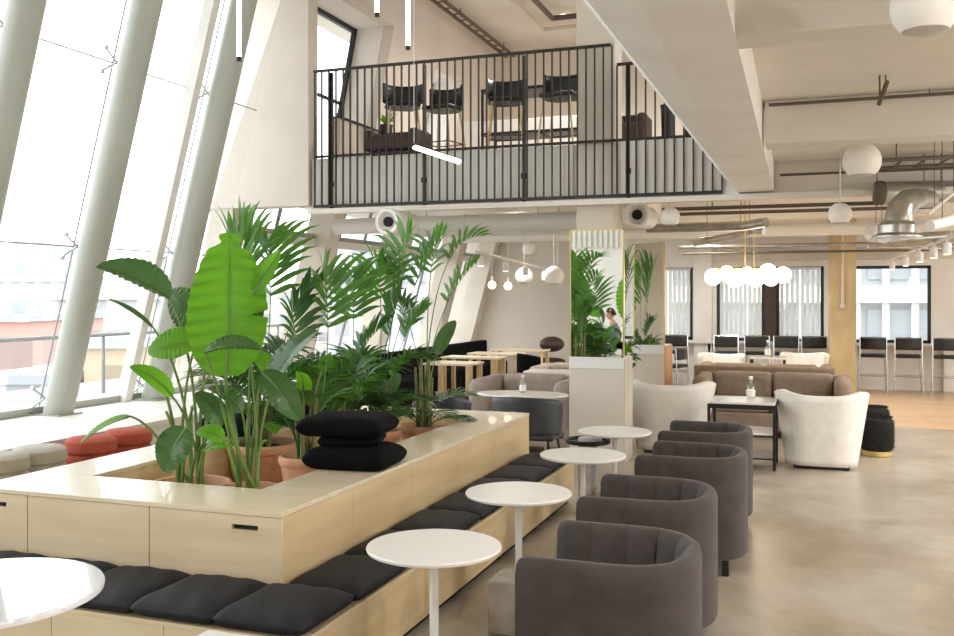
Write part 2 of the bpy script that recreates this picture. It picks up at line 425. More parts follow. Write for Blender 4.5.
# rear part of the facade under the balcony: panes between slanted concrete legs
lw = MB()
for y in (12.6, 15.2, 18.0, 20.1):
    lw.add([(XC(.45) + dx, yy, .45) for dx, yy in ((-.3, y), (.12, y), (.12, y + .3), (-.3, y + .3))] + [(XC(3.14) + dx, yy, 3.14) for dx, yy in ((-.3, y), (.12, y), (.12, y + .3), (-.3, y + .3))],
           [(3, 2, 1, 0), (4, 5, 6, 7), (0, 1, 5, 4), (1, 2, 6, 5), (2, 3, 7, 6), (3, 0, 4, 7)])
struct('wall_left_legs', lw, M['conc'], smooth=False)
g2 = MB(); f2 = MB()
g2.add([(XG(.45), 10.9, .45), (XG(.45), 20.4, .45), (XG(3.14), 20.4, 3.14), (XG(3.14), 10.9, 3.14)], [(0, 1, 2, 3)])
for y in (11.7, 13.6, 14.5, 16.4, 17.3, 19.3):
    f2.tube([(XG(.45), y, .45), (XG(3.14), y, 3.14)], .03, 8)
f2.tube([(XG(2.6) + .1, 10.7, 2.6), (XG(2.6) + .1, 20.4, 2.6)], .035, 8)
struct('window_9', g2, M['glass'], smooth=False)
struct('trim_5', f2, M['gedge'])
# grey lintel strip under the slab, left side
struct('trim_6', B(-7.3, -7.1, 10.5, 20.3, 2.45, 2.56), M['duct'], smooth=False)

# terrace + railing outside
struct('ground_terrace', B(-12, -8.6, -6, 20, -.2, .2), mat('terrace_paving', (150, 148, 144), .8), smooth=False)
tr = thing('terrace_railing', 'thin steel railing outside the tall left windows', 'railing', (0, 0, 0))
MB().tube([(-9.9, 0, 1.13), (-9.9, 19, 1.13)], .03, 8).build('handrail', M['gedge'], tr)
for y in (6.5, 8.9, 11.3, 13.7, 16.1):
    MB().tube([(-9.9, y, .2), (-9.9, y, 1.1)], .025, 8).build('post', M['gedge'], tr)
# city
cm = {  # pale, low-contrast tones stand in for the distance haze
 'salmon': facade_mat('salmon_facade', (202, 156, 146), (174, 148, 144), 5, 3.2, .7),
 'cream': facade_mat('cream_facade', (202, 193, 182), (178, 179, 180), 3.2, 3.1, .8),
 'beige': facade_mat('beige_facade', (192, 174, 148), (172, 156, 134), 4, 2.2, .8),
 'grey': facade_mat('grey_facade', (194, 197, 200), (176, 179, 184), 3, 3, .6),
 'white': facade_mat('white_facade', (208, 206, 204), (184, 187, 190), 2.8, 3, .7)}
struct('ground_city', B(-400, 400, -200, 500, -16.2, -16), mat('city_ground', (170, 168, 164), .9), smooth=False)
def bld(name, px, wpx, d, pyt, c, dep, label, roof=0):
    a, b_ = W(px, d), W(px + wpx, d)
    z = CH + (296 - pyt) / F * d
    t = thing(name, label, 'building', (a.x, a.y, -16), math.atan2(b_.y - a.y, b_.x - a.x), None)
    w = (b_ - a).length
    B(0, w, 0, dep, 0, z + 16).build('facade', cm[c], t, smooth=False)
    m = B(-.3, w + .3, -.3, dep + .3, z + 16, z + 16.4)
    if roof: m.box(w * .2, w * .45, dep * .2, dep * .6, z + 16.4, z + 16.4 + roof)
    m.build('roof', cm['grey'] if c != 'grey' else cm['white'], t, smooth=False)
bld('apartment_building', -30, 52, 55, 322, 'salmon', 12, 'salmon coloured building at the far left beyond the glass', 1)
bld('apartment_building', 26, 34, 72, 335, 'grey', 12, 'low grey block beside the salmon building')
bld('apartment_building', 50, 90, 95, 300, 'cream', 20, 'wide cream building behind the steel railing', 2)
bld('office_tower', 12, 30, 220, 243, 'grey', 20, 'pale slim tower rising in the hazy distance', 5)
bld('office_tower', -40, 130, 170, 282, 'white', 25, 'long white block far away under the slim tower', 3)
bld('apartment_building', 84, 46, 42, 348, 'beige', 10, 'beige ribbed block low between two steel columns')
bld('apartment_building', 118, 70, 130, 288, 'white', 20, 'white stepped block seen behind the leaning leaf', 4)
bld('apartment_building', 200, 150, 160, 292, 'cream', 20, 'pale block seen behind the palm fronds')
bld('apartment_building', -10, 60, 40, 384, 'white', 8, 'low white roof just below the terrace railing')
bld('apartment_building', 330, 200, 120, 270, 'grey', 20, 'pale grey block behind the furthest left windows')
# building across the street behind the rear windows
t = thing('office_building', 'white ribbed building across the street behind the rear windows', 'building', (0, 0, 0))
m = MB()
m.box(-16, 20, 31, 40, -14, 12)
m.build('facade', mat('opposite_wall', (196, 198, 200), .7), t, smooth=False)
m = MB()
for k in range(9): m.box(-16, 20, 30.6, 31, -4.2 + k * 1.9, -3.7 + k * 1.9)
for k in range(44): m.box(-15 + k * .8, -14.8 + k * .8, 30.75, 31, -6, 12)
m.build('cornice', mat('opposite_bands', (226, 226, 226), .7), t, smooth=False)
m = MB()
for k in range(9):
    for j in range(11): m.box(-14.6 + j * 3.2, -12.6 + j * 3.2, 30.9, 31.02, -3.5 + k * 1.9, -2.5 + k * 1.9)
m.build('windows', mat('opposite_panes', (170, 174, 178), .5), t, smooth=False)

# blinds
def blinds(x0, x1, label):
    m = MB(); n = int((x1 - x0) / .085)
    for k in range(n):
        x = x0 + (k + .5) * (x1 - x0) / n
        m.add([(x - .032, 18.66, .92), (x + .026, 18.69, .92), (x + .026, 18.69, 2.2), (x - .032, 18.66, 2.2)], [(0, 1, 2, 3)])
    m.box(x0, x1, 18.65, 18.70, 2.2, 2.235)
    o = m.build('vertical_blinds', MBL, smooth=False)
    tag(o, label, 'blinds')
MBL = leafmat('blind_fabric', (232, 232, 230), (238, 238, 236), .5, .8)
blinds(-3.6, -2.32, 'white vertical blinds in the leftmost rear window behind the mirror cabinets')
blinds(-1.77, -1.0, 'white vertical blinds behind the lit globe chandelier')
blinds(-.68, .05, 'white vertical blinds left of the ochre column')

# ================================================================== BALCONY
YB = 10.64
bal = thing('balcony_balustrade', 'dark steel balustrade of close vertical bars along the mezzanine edge', 'balustrade', (YP(314, YB).x, YB, 2.8))
bx = lambda px: YP(px, YB).x - bal.location.x
ZT, ZM = 1.76, 1.09 - .44     # local z
L1 = bx(611)
MB().box(0, L1, -.02, .02, ZT - .03, ZT).build('top_rail', M['rail'], bal, smooth=False)
MB().box(0, bx(722), -.02, .02, .02, .05).build('bottom_rail', M['rail'], bal, smooth=False)
MB().box(0, bx(711), .012, .04, ZM, ZM + .03).build('mid_rail', M['rail'], bal, smooth=False)
MB().box(L1 + .07, bx(722), -.02, .02, 1.5, 1.53).build('top_rail', M['rail'], bal, smooth=False, label='lower top rail right of the column')
n = 39
for k in range(n):
    x = .012 + k * L1 / (n - 1)
    MB().box(x - .0072, x + .0072, -.014, .014, .02, ZT - .02).build('baluster', M['rail'], bal, smooth=False)
for k in range(12):
    x = bx(617 + (722 - 617) * k / 11)
    MB().box(x - .007, x + .007, -.018, .018, .02, 1.5).build('baluster', M['rail'], bal, smooth=False)
for x in (bx(330), bx(423), bx(523), bx(628)):
    m = MB().box(x - .016, x + .016, .02, .07, .0, 1.72 if x < 3.9 else 1.5)
    m.box(x - .03, x + .03, .01, .09, .28, .34)
    m.build('post', M['rail'], bal, smooth=False)
# light panels on the slab edge right of the column
m = MB()
m.box(-6.07, -2.66, 10.69, 10.71, 2.84, 3.44)
for k in range(11):
    xa, xb = YP(617 + 105 * k / 11, 10.68).x, YP(617 + 105 * (k + 1) / 11, 10.68).x
    m.box(xa + .006, xb - .006, 10.664, 10.70, 2.84, 3.46)
m.box(YP(722, 10.68).x + .004, -.80, 10.664, 10.70, 2.80, 3.3)
struct('wall_balcony_panels', m, M['white'], smooth=False)
struct('trim_7', B(-6.09, 8, 10.6, 10.73, 2.74, 2.8), M['conc2'], smooth=False)

# upper floor furniture --------------------------------------------------
def upper_stool():
    r = thing('bar_stool', '', 'stool', group='black bar stools on the mezzanine')
    m = MB().prism([(-.22, -.2), (.22, -.2), (.24, .1), (.14, .24), (-.14, .24), (-.24, .1)], .74, .80); m.build('seat', M['black'], r, bevel=.02)
    rows = []
    for i in range(5):
        z = .82 + i * .065; rows.append([(.27 * math.sin(a), .02 + .24 * math.cos(a), z) for a in [math.radians(-80 + 160 * j / 14) for j in range(15)]])
    MB().grid(rows).build('backrest', M['black'], r, solid=.025)
    for sx in (-1, 1):
        for sy in (-1, 1):
            MB().tube([(sx * .17, sy * .15, .76), (sx * .25, sy * .23, 0)], .013, 8).build('leg', M['wood'], r)
    q = .215
    MB().tube([(-q, -q * .93, .3), (q, -q * .93, .3), (q, q * .93, .3), (-q, q * .93, .3), (-q, -q * .93, .3)], .008, 6).build('footrest', M['black'], r)
    return r
us = upper_stool(); us['label'] = 'black bar stool furthest left on the mezzanine behind the bars'
us.location = (*W(403, 12.6)[:2], 3.45); us.rotation_euler.z = .5
dup(us, 'black bar stool in front of the second mezzanine window', (*W(443, 12.8)[:2], 3.45), -.2)
dup(us, 'black bar stool at the left leg of the high mezzanine table', (*W(506, 12.3)[:2], 3.45), .3)
dup(us, 'black bar stool on the mezzanine just left of the column', (*W(561, 12.0)[:2], 3.45), -.1)
ht = thing('high_table', 'black framed high table behind the mezzanine bar stools', 'table', (*W(531, 12.9)[:2], 3.45))
MB().box(-.62, .85, -.3, .3, 1.0, 1.04).build('tabletop', M['black'], ht, bevel=.005)
MB().box(-.62, .85, -.3, .3, .42, .45).build('shelf', M['black'], ht, bevel=.005)
for sx in (-.6, .83):
    for sy in (-.28, .28): MB().box(sx - .015, sx + .015, sy - .015, sy + .015, 0, 1.0).build('leg', M['black'], ht, smooth=False)
o = MB().box(-1.0, 1.5, 0, .05, 0, .98).build('white_partition', M['white'], bevel=.01); o.location = (*W(525, 14.6)[:2], 3.45)
tag(o, 'low white screen behind the high table on the mezzanine', 'screen')
o = MB().box(0, .12, 0, 2.3, 0, .62).build('low_wall', M['conc']); o.location = (-6.12, 11.3, 3.45); o['kind'] = 'structure'
b2 = MB().box(-.02, .14, 0, 2.3, .62, .65).build('wall_cap', M['black'], o)
def lounge(label, px, d, w=.8, h=.36):
    t = thing('lounge_chair', label, 'armchair', (*W(px, d)[:2], 3.45))
    MB().box(-w / 2, w / 2, -.25, .3, .06, h * .7).build('seat', M['brown'], t, bevel=.03)
    for sx in (-1, 1): MB().box(sx * w * .4 - .02, sx * w * .4 + .02, -.2, .25, 0, .07).build('leg', M['dark'], t)
    MB().box(-w / 2, w / 2, .2, .32, .2, h).build('backrest', M['brown'], t, bevel=.03)
    for sx in (-1, 1):
        MB().box(sx * w / 2 - .05, sx * w / 2 + .05, -.25, .3, .06, h * .9).build('armrest', M['brown'], t, bevel=.03)
lounge('low dark brown lounge seat on the mezzanine under the left stools', 398, 12.0, .62)
lounge('small dark lounge chair right of the mezzanine column', 631, 12.2, .35, .62)
def sprig(label, px, d, py, h=.4, n=14):
    p = W(px, d, py)
    t = thing('leafy_plant', label, 'plant', (p.x, p.y, 3.45))
    m = MB()
    for k in range(n):
        a = k * 2.4; r = .05 + .1 * random.random()
        z0 = .65; e = Vector((r * math.cos(a) * 1.6, r * math.sin(a) * 1.6, z0 + h * (.5 + .5 * random.random())))
        s = Vector((-math.sin(a), math.cos(a), 0)) * .03
        b = Vector((0, 0, z0)); mid = (b + e) / 2 + Vector((0, 0, .03))
        m.add([b, mid - s, e, mid + s], [(0, 1, 2, 3)])
    m.build('foliage', M['green2'], t)
    MB().lathe([(.07, 0), (.09, .6), (.1, .66)], seg=16).build('planter', M['dark'], t)
sprig('small light green plant by the brown lounge chair upstairs', 386, 13.4, 100, .2)
sprig('small plant upstairs right of the mezzanine column', 668, 12.0, 120, .35)
sprig('small low plant upstairs beside the long concrete beam', 690, 12.4, 120, .2)

# upstairs ceiling services
o = MB()
o.tube([(-5.42, 11.5, 6.12), (-5.42, 16.7, 6.12)], .03, 8).tube([(-5.27, 11.5, 6.12), (-5.27, 16.7, 6.12)], .03, 8)
for yy_ in (11.9, 14.1, 16.3): o.tube([(-5.34, yy_, 6.12), (-5.34, yy_, 6.275)], .01, 6)
for k in range(16): o.tube([(-5.42, 11.6 + k * .33, 6.12), (-5.27, 11.6 + k * .33, 6.12)], .012, 6)
tag(o.build('cable_tray', M['pipe']), 'ladder cable tray under the upper ceiling above the mezzanine', 'cable tray')
o = MB().tube([(-4.35, 11.5, 6.18), (-4.35, 15.4, 6.18), (-2.7, 15.4, 6.18)], .035, 8)
tag(o.build('ceiling_pipe', M['conc']), 'bent pale pipe under the upper ceiling right of the cable tray', 'pipe')
o = MB().tube([(-4.0, 11.5, 6.14), (-4.0, 14.7, 6.14), (-2.7, 14.7, 6.14)], .045, 8)
tag(o.build('ceiling_pipe', M['pipe']), 'bent dark pipe under the upper ceiling nearest the column', 'pipe')
p = W(564, 15.4, 31)
dl = thing('downlight', 'round lit downlight in the upper ceiling beside the column', 'light', (p.x, p.y, 6.28))
MB().lathe([(.09, -.03), (.11, -.03), (.11, 0), (.09, 0)], seg=20).build('ring', M['pole'], dl)
MB().lathe([(.08, -.035), (.08, -.02)], seg=20).build('bulb', M['lit'], dl)

# ================================================================== PLANTER BENCH
PX0, PX1, PY0, PY1, PT = -4.11, -2.28, 3.73, 7.65, .72
pb = thing('planter_bench', 'large birch plywood planter box with a sunken well for potted plants', 'planter', (0, 0, 0))
IX0, IX1, IY0, IY1 = -3.73, -2.66, 4.17, 7.25
t = .024
# top made of two long and two short boards with fine joints
m = MB().box(PX0, PX1, PY0, IY0, PT - t, PT)
m.build('top', M['plytop'], pb, bevel=.003)
MB().box(PX0, IX0, IY0 + .001, IY1, PT - t, PT).build('top', M['plytop'], pb, bevel=.003)
MB().box(IX1, PX1, IY0 + .001, IY1, PT - t, PT).build('top', M['plytop'], pb, bevel=.003)
MB().box(PX0, PX1, IY1 + .001, PY1, PT - t, PT).build('top', M['plytop'], pb, bevel=.003)
for a, b in ((PX0, -3.745), (-3.739, -3.003), (-2.997, PX1)):
    m = MB(); zt = PT - t - .001
    sl = {PX0: (-4.02, -3.88), -2.997: (-2.54, -2.40)}.get(a)
    if sl:
        wall_holes_y(m, a, b, .02, zt, PY0 + .003, PY0 + .022, [(sl[0], sl[1], .628, .652)])
        MB().box(sl[0] - .01, sl[1] + .01, PY0 + .022, PY0 + .04, .62, .66).build('handle_slot', M['slot'], pb, smooth=False)
    else: m.box(a, b, PY0 + .003, PY0 + .022, .02, zt)
    m.build('front_panel', M['ply'], pb, smooth=False)
yy = [PY0 + .022, 4.44, 5.2, 5.96, 6.72, PY1]
for a, b in zip(yy[:-1], yy[1:]):
    MB().box(PX1 - .022, PX1 - .003, a + .001, b - .001, .02, PT - t - .001).build('side_panel', M['plyshade'], pb, smooth=False)
MB().box(PX0 + .003, PX0 + .022, PY0 + .02, PY1, .02, PT - t).build('side_panel', M['plyshade'], pb, smooth=False)
MB().box(PX0 + .02, PX1 - .02, PY1 - .022, PY1 - .003, .02, PT - t).build('back_panel', M['ply'], pb, smooth=False)
m = MB().box(IX0 - .02, IX0, IY0, IY1, .02, PT - t).box(IX1, IX1 + .02, IY0, IY1, .02, PT - t).box(IX0, IX1, IY0 - .02, IY0, .02, PT - t).box(IX0, IX1, IY1, IY1 + .02, .02, PT - t)
m.build('well_lining', M['plyshade'], pb, smooth=False)
B(PX0 + .03, PX1 - .03, PY0 + .03, PY1 - .03, 0, .02).build('base', M['slot'], pb, smooth=False)
# well floor: raised shelf the pots stand on
B(IX0, IX1, IY0, IY1, .36, .38).build('well_floor', M['ply'], pb, smooth=False)

sb = thing('bench_seat', 'low birch plywood step bench wrapping the planter, under black cushions', 'bench', (0, 0, 0))
BX1, BY0, BT = -1.9, 3.275, .345
for a, b in ((-4.6, -3.9), (-3.898, -3.15), (-3.148, -2.56), (-2.558, BX1)):
    B(a, b - .002, BY0, BY0 + .018, .05, BT - .02).build('front_panel', M['ply'], sb, smooth=False)
for a, b in zip([BY0 + .018, 4.3, 5.3, 6.3, 7.0], [4.298, 5.298, 6.298, 6.998, 7.65]):
    B(BX1 - .018, BX1, a, b, .05, BT - .02).build('side_panel', M['plyshade'], sb, smooth=False)
B(-4.6, BX1, BY0, PY0 - .002, BT - .02, BT).build('seat_board', M['ply'], sb, bevel=.002)
B(PX1 + .002, BX1, PY0, 7.65, BT - .02, BT).build('seat_board', M['ply'], sb, bevel=.002)
B(PX1 + .002, BX1 - .018, 7.63, 7.65, .05, BT - .02).build('end_panel', M['plyshade'], sb, smooth=False)
m = B(-4.6, BX1 - .04, BY0 + .04, PY0 - .01, 0, .05); m.box(PX1 + .01, BX1 - .04, PY0, 7.61, 0, .05)
m.build('plinth', M['slot'], sb, smooth=False)

def cushion_mb(w, d, h, n=20, crown=.25):
    """boxy cushion centred in plan, base at z=0, softly crowned top with rounded edges"""
    m = MB(); top = []; bot = []
    S = [math.sin(PI / 2 * (-1 + 2 * i / n)) for i in range(n + 1)]
    for u in S:
        A = []; C = []
        for v in S:
            e = max(0, (1 - abs(u) ** 9) * (1 - abs(v) ** 9)) ** .55
            cr = (1 - u * u) * (1 - v * v)
            zt_ = h * .45 + h * .55 * e * (1 - crown + crown * cr ** .5) + .003 * math.sin(9 * u + 4 * v) * e
            q = 1 - .03 * abs(v) ** 12; q2 = 1 - .03 * abs(u) ** 12
            A.append((u * w / 2 * q, v * d / 2 * q2, zt_)); C.append((u * w / 2 * q, v * d / 2 * q2, h * .45 - h * .45 * e))
        top.append(A); bot.append(C)
    m.grid(top); m.grid(bot)
    return m
def weld(o, dist=.002):
    bm = bmesh.new(); bm.from_mesh(o.data); bmesh.ops.remove_doubles(bm, verts=bm.verts, dist=dist)
    bmesh.ops.recalc_face_normals(bm, faces=bm.faces); bm.to_mesh(o.data); bm.free()
cu = cushion_mb(.425, .47, .095, crown=.5).build('seat_cushion', M['blackc']); weld(cu, .0005)
xs = [-2.115, -2.525, -2.935, -3.345, -3.755, -4.165]
lab = ['black seat cushion at the outer corner of the plywood step bench', 'black seat cushion on the step bench, second from its corner', 'black seat cushion on the step bench beside the glossy round table',
       'black seat cushion on the step bench behind the glossy round table', 'black seat cushion on the step bench behind the left part of the glossy table', 'black seat cushion on the step bench, furthest left']
tag(cu, lab[0], 'cushion', 'black cushions on the plywood step bench'); cu.location = (xs[0], 3.502, BT - .002)
for i in range(1, 6):
    c = cu.copy(); COL.objects.link(c); c.location = (xs[i], 3.502, BT - .002); c['label'] = lab[i]; c.rotation_euler.z = random.uniform(-.012, .012)
cs = cushion_mb(.385, .55, .085, crown=.45).build('seat_cushion', M['blackc']); weld(cs, .0005)
ls = ['black cushion on the side of the step bench behind the nearest bistro table', 'black cushion on the side bench between the first two bistro tables', 'black cushion on the side bench behind the second bistro table',
      'black cushion on the side bench just past the second bistro table', 'black cushion on the side bench left of the third bistro table', 'black cushion on the side bench near the far corner of the planter', 'black cushion at the far end of the side bench', ]
for i in range(7):
    c = cs if i == 0 else cs.copy()
    if i: COL.objects.link(c)
    tag(c, ls[i], 'cushion', 'black cushions on the plywood step bench'); c.location = (-2.085, 4.02 + i * .535, BT - .005); c.rotation_euler.z = random.uniform(-.02, .02)
# stacked cushions on planter rim
def flat_cushion(w, d, h, label, loc, rz):
    o = cushion_mb(w, d, h, 20, .3).build('square_cushion', M['blackf']); weld(o, .0005)
    tag(o, label, 'cushion', 'loose black cushions on the planter rim'); o.location = loc; o.rotation_euler = (0, 0, rz)
    return o
flat_cushion(.50, .43, .135, 'black square cushion at the bottom of the stack on the planter rim', (-2.52, 4.94, PT - .005), .08)
flat_cushion(.36, .32, .07, 'thin black cushion in the middle of the stack on the planter rim', (-2.55, 4.96, PT + .12), .3)
flat_cushion(.51, .43, .125, 'black square cushion on top of the stack on the planter rim', (-2.58, 4.97, PT + .175), .15)
flat_cushion(.42, .6, .15, 'black cushion on the window side of the planter, behind the nearest leaves', (-3.92, 5.9, PT - .005), .05)
flat_cushion(.42, .6, .15, 'black cushion on the window side of the planter, behind the middle pots', (-3.92, 6.6, PT - .005), -.04)

# ================================================================== POTS AND PLANTS
def pot(t, r, h, z0, rim=.035):
    MB().lathe([(r * .68, 0), (r * .92, h * .62), (r * .95, h - rim * 2.0), (r * .94, h - rim * 1.6), (r * 1.03, h - rim * 1.5), (r * 1.06, h - rim), (r * 1.05, h - rim * .3), (r, h), (r * .92, h), (r * .9, h - .05), (r * .2, h - .05)],
               (0, 0, z0), 40).build('pot', M['terra'], t)
    MB().lathe([(r * .89, h - .05), (r * .5, h - .03), (.001, h - .028)], (0, 0, z0), 24).build('soil', M['soil'], t)

def bez(a, b, c, n):
    return [a * (1 - u) ** 2 + b * 2 * u * (1 - u) + c * u * u for u in [i / n for i in range(n + 1)]]
def frond(parent, base, ctrl, tip, ll=.32, n=22, start=.35, m=None, wid=.016, droop=.35, lift=.25, rr=.006, seed=0):
    """pinnate palm frond; coords local to parent location"""
    rnd = random.Random(seed)
    path = bez(base, ctrl, tip, 26)
    mb = MB(); mb.tube(path, rr, 6, rs=[rr * (1 - .75 * i / 26) for i in range(27)])
    for k in range(n):
        u = start + (1 - start) * (k + .3) / n
        i = min(25, int(u * 26)); p = path[i] + (path[i + 1] - path[i]) * (u * 26 - i) if i < 26 else path[26]
        tg = (path[min(26, i + 1)] - path[i]).normalized()
        side = tg.cross(Vector((0, 0, 1)))
        if side.length < .15: side = tg.cross(Vector((.3, 1, 0)))
        side.normalize(); up = side.cross(tg).normalized()
        w_ = (k + .3) / n
        L = ll * (math.sin(PI * (.16 + .74 * w_)) ** .8) * rnd.uniform(.88, 1.1)
        for s in (-1, 1):
            fwd = .55 + .75 * w_
            d0 = (side * s + tg * fwd + up * lift * rnd.uniform(.5, 1.3)).normalized()
            pts = []; q = p.copy(); dd = d0.copy(); ns = 5
            for j in range(ns + 1):
                pts.append(q.copy()); q = q + dd * (L / ns); dd = (dd + Vector((0, 0, -droop / ns * (j + .5) * rnd.uniform(.6, 1.4)))).normalized()
            wn = tg.cross(d0)
            wv = d0.cross(wn).normalized() if wn.length > .01 else tg
            wv = (tg - d0 * tg.dot(d0)); wv = wv.normalized() if wv.length > .05 else up
            fold = up * .3
            prof = [.35, .85, 1, .85, .5, .04]
            A = [pts[j] - wv * wid * prof[j] + fold * wid * prof[j] for j in range(ns + 1)]
            C = [pts[j] + wv * wid * prof[j] + fold * wid * prof[j] for j in range(ns + 1)]
            mb.grid([A, pts, C])
    return mb.build('frond', m or M['palm'], parent)
def blade(parent, base, tip, width, nrm, m=None, arch=.15, fold=.25, name='leaf', tears=(), wave=.008, prof=None, n=26, droop=0):
    """broad paddle leaf from base to tip; nrm = direction its face looks"""
    ax = tip - base; L = ax.length; a = ax.normalized()
    nrm = Vector(nrm); nrm = (nrm - a * nrm.dot(a)).normalized(); sd = a.cross(nrm).normalized()
    rows = []; mcols = 12
    for i in range(n + 1):
        u = i / n
        w = width / 2 * (max(0, math.sin(PI * min(1, (u * .96 + .02)) ** .78)) ** .62)
        if i == n: w = .002
        c = base + ax * u + nrm * (arch * L * 4 * u * (1 - u)) + Vector((0, 0, -droop * L * u * u))
        R = []
        for j in range(mcols + 1):
            v = -1 + 2 * j / mcols
            ww = w
            for (tu, tw, ts) in tears:
                if abs(u - tu) < tw and v * ts > 0: ww = w * (1 - .55 * (1 - abs(u - tu) / tw))
            off = fold * abs(v) * w - .35 * fold * w * v * v + wave * math.sin(u * 70 + abs(v) * 3) * abs(v) * min(1, w * 8)
            R.append(c + sd * v * ww + nrm * off)
        rows.append(R)
    mb = MB().grid(rows)
    o = mb.build(name, m or M['strel'], parent)
    path = [rows[i][mcols // 2] - nrm * .004 for i in range(n + 1)]
    MB().tube(path, .007, 6, rs=[.009 * (1 - .8 * i / n) for i in range(n + 1)]).build('midrib', M['stem'], o)
    return o
def petiole(mb, a, b, c, r=.009):
    P = bez(a, b, c, 12); mb.tube(P, r, 8, rs=[r * (1.25 - .6 * i / 12) for i in range(13)])

POT_Z = .38
def plant(name, label, px, py, r, h=.30, z=None):
    p = ZP(px, py, z or .68)
    t = thing(name, label, 'plant', (p.x, p.y, POT_Z))
    pot(t, r, (z or .68) - POT_Z, 0)
    return t, Vector((p.x, p.y, POT_Z))
def loc(o, px, d, py): return W(px, d, py) - o

VN = Vector((.338, -.941, 0))      # towards the room's front
# A: strelitzia nearest the windows
tA, oA = plant('bird_of_paradise_plant', 'bird of paradise plant in the terracotta pot nearest the windows, leaves leaning left', 190, 482, .215)
st = MB()
def spread(k, r): return Vector((r * math.cos(k * 2.1), r * math.sin(k * 2.1), .27))
def leafA(t, o, k, bpx, tpx, w, nrm, d, m=None, dt=0, mid=None, r=.008, st=None, **kw):
    b = loc(o, bpx[0], d, bpx[1]); tp = loc(o, tpx[0], d + dt, tpx[1])
    s0 = spread(k, .05)
    ctrl = loc(o, *mid) if mid else Vector((s0.x * 1.2, s0.y * 1.2, b.z * .75))
    petiole(st, s0, ctrl, b, r)
    return blade(t, b, tp, w, nrm, m, **kw)
leafA(tA, oA, 0, (170, 298), (96, 267), .24, (.25, -.5, .85), 5.35, M['streld'], -.1, st=st, fold=.7, arch=.08)
leafA(tA, oA, 1, (152, 326), (109, 299), .035, (.2, -.5, .8), 5.4, M['streld'], st=st, arch=.08, fold=.3)
leafA(tA, oA, 2, (197, 340), (148, 352), .19, (.3, -.8, .5), 5.2, M['strel'], st=st, arch=.06, fold=.2)
leafA(tA, oA, 3, (172, 396), (130, 366), .12, (.2, -.5, .85), 5.1, M['strel'], st=st, arch=.12, fold=.35)
leafA(tA, oA, 4, (128, 416), (80, 438), .07, (.1, -.4, .9), 5.2, M['strel'], mid=(150, 5.3, 418), st=st, arch=.05, fold=.4, droop=.1)
leafA(tA, oA, 5, (186, 428), (164, 472), .19, (.2, -.95, .25), 4.85, M['streld'], mid=(186, 5.0, 440), st=st, arch=.12, fold=.2)
leafA(tA, oA, 6, (213, 322), (170, 292), .27, (.3, -.8, -.3), 5.5, M['streld'], st=st, arch=.1, fold=.25)
leafA(tA, oA, 7, (222, 425), (196, 392), .13, (.2, -.6, .8), 5.0, M['streld'], st=st, arch=.15, fold=.3)
leafA(tA, oA, 8, (212, 372), (188, 322), .13, (.6, -.6, .3), 5.3, M['streld'], st=st, arch=.1, fold=.4)
leafA(tA, oA, 9, (205, 450), (232, 446), .10, (.2, -.5, .9), 4.85, M['strel'], mid=(200, 4.9, 455), st=st, arch=.15, fold=.3)
for k in range(10, 17):
    s0 = spread(k, .07); petiole(st, s0, s0 + Vector((0, 0, .3)), Vector((s0.x * 2, s0.y * 2, .5 + .1 * (k % 4))), .011)
st.build('stems', M['stem'], tA)
# B: strelitzia with big upright leaf
tB, oB = plant('bird_of_paradise_plant', 'bird of paradise plant with one very large bright upright leaf', 248, 487, .165)
st = MB()
leafA(tB, oB, 0, (226, 376), (229, 232), .42, (.33, -.94, .12), 4.85, M['strel'], dt=.1, mid=(224, 4.9, 430), st=st, r=.012, arch=-.03, fold=.18, tears=((.93, .05, -1), (.9, .045, 1), (.42, .02, 1)), wave=.012, n=60)
leafA(tB, oB, 1, (254, 292), (280, 250), .09, (.5, -.6, .3), 4.9, M['strel'], st=st, arch=.05, fold=.5)
leafA(tB, oB, 2, (205, 352), (262, 350), .17, (.2, -.35, .95), 4.7, M['streld'], mid=(225, 4.9, 400), st=st, arch=.1, fold=.4)
leafA(tB, oB, 3, (268, 400), (318, 330), .22, (-.3, -.7, .6), 5.1, M['streld'], st=st, arch=.12, fold=.3)
leafA(tB, oB, 4, (262, 372), (300, 420), .16, (.3, -.8, .5), 4.9, M['streld'], mid=(262, 5.0, 360), st=st, arch=.2, fold=.3)
leafA(tB, oB, 5, (224, 440), (196, 432), .12, (.2, -.5, .8), 4.8, M['strel'], mid=(230, 4.85, 450), st=st, arch=.15, fold=.3)
leafA(tB, oB, 6, (246, 330), (262, 300), .12, (.4, -.7, .3), 5.0, M['streld'], st=st, arch=.1, fold=.35)
leafA(tB, oB, 7, (242, 412), (208, 388), .12, (.2, -.4, .9), 4.9, M['streld'], st=st, arch=.18, fold=.35)
for k in range(8, 14):
    s0 = spread(k, .05); petiole(st, s0, s0 + Vector((0, 0, .3)), Vector((s0.x * 2.2, s0.y * 2.2, .55 + .1 * (k % 3))), .011)
st.build('stems', M['stem'], tB)

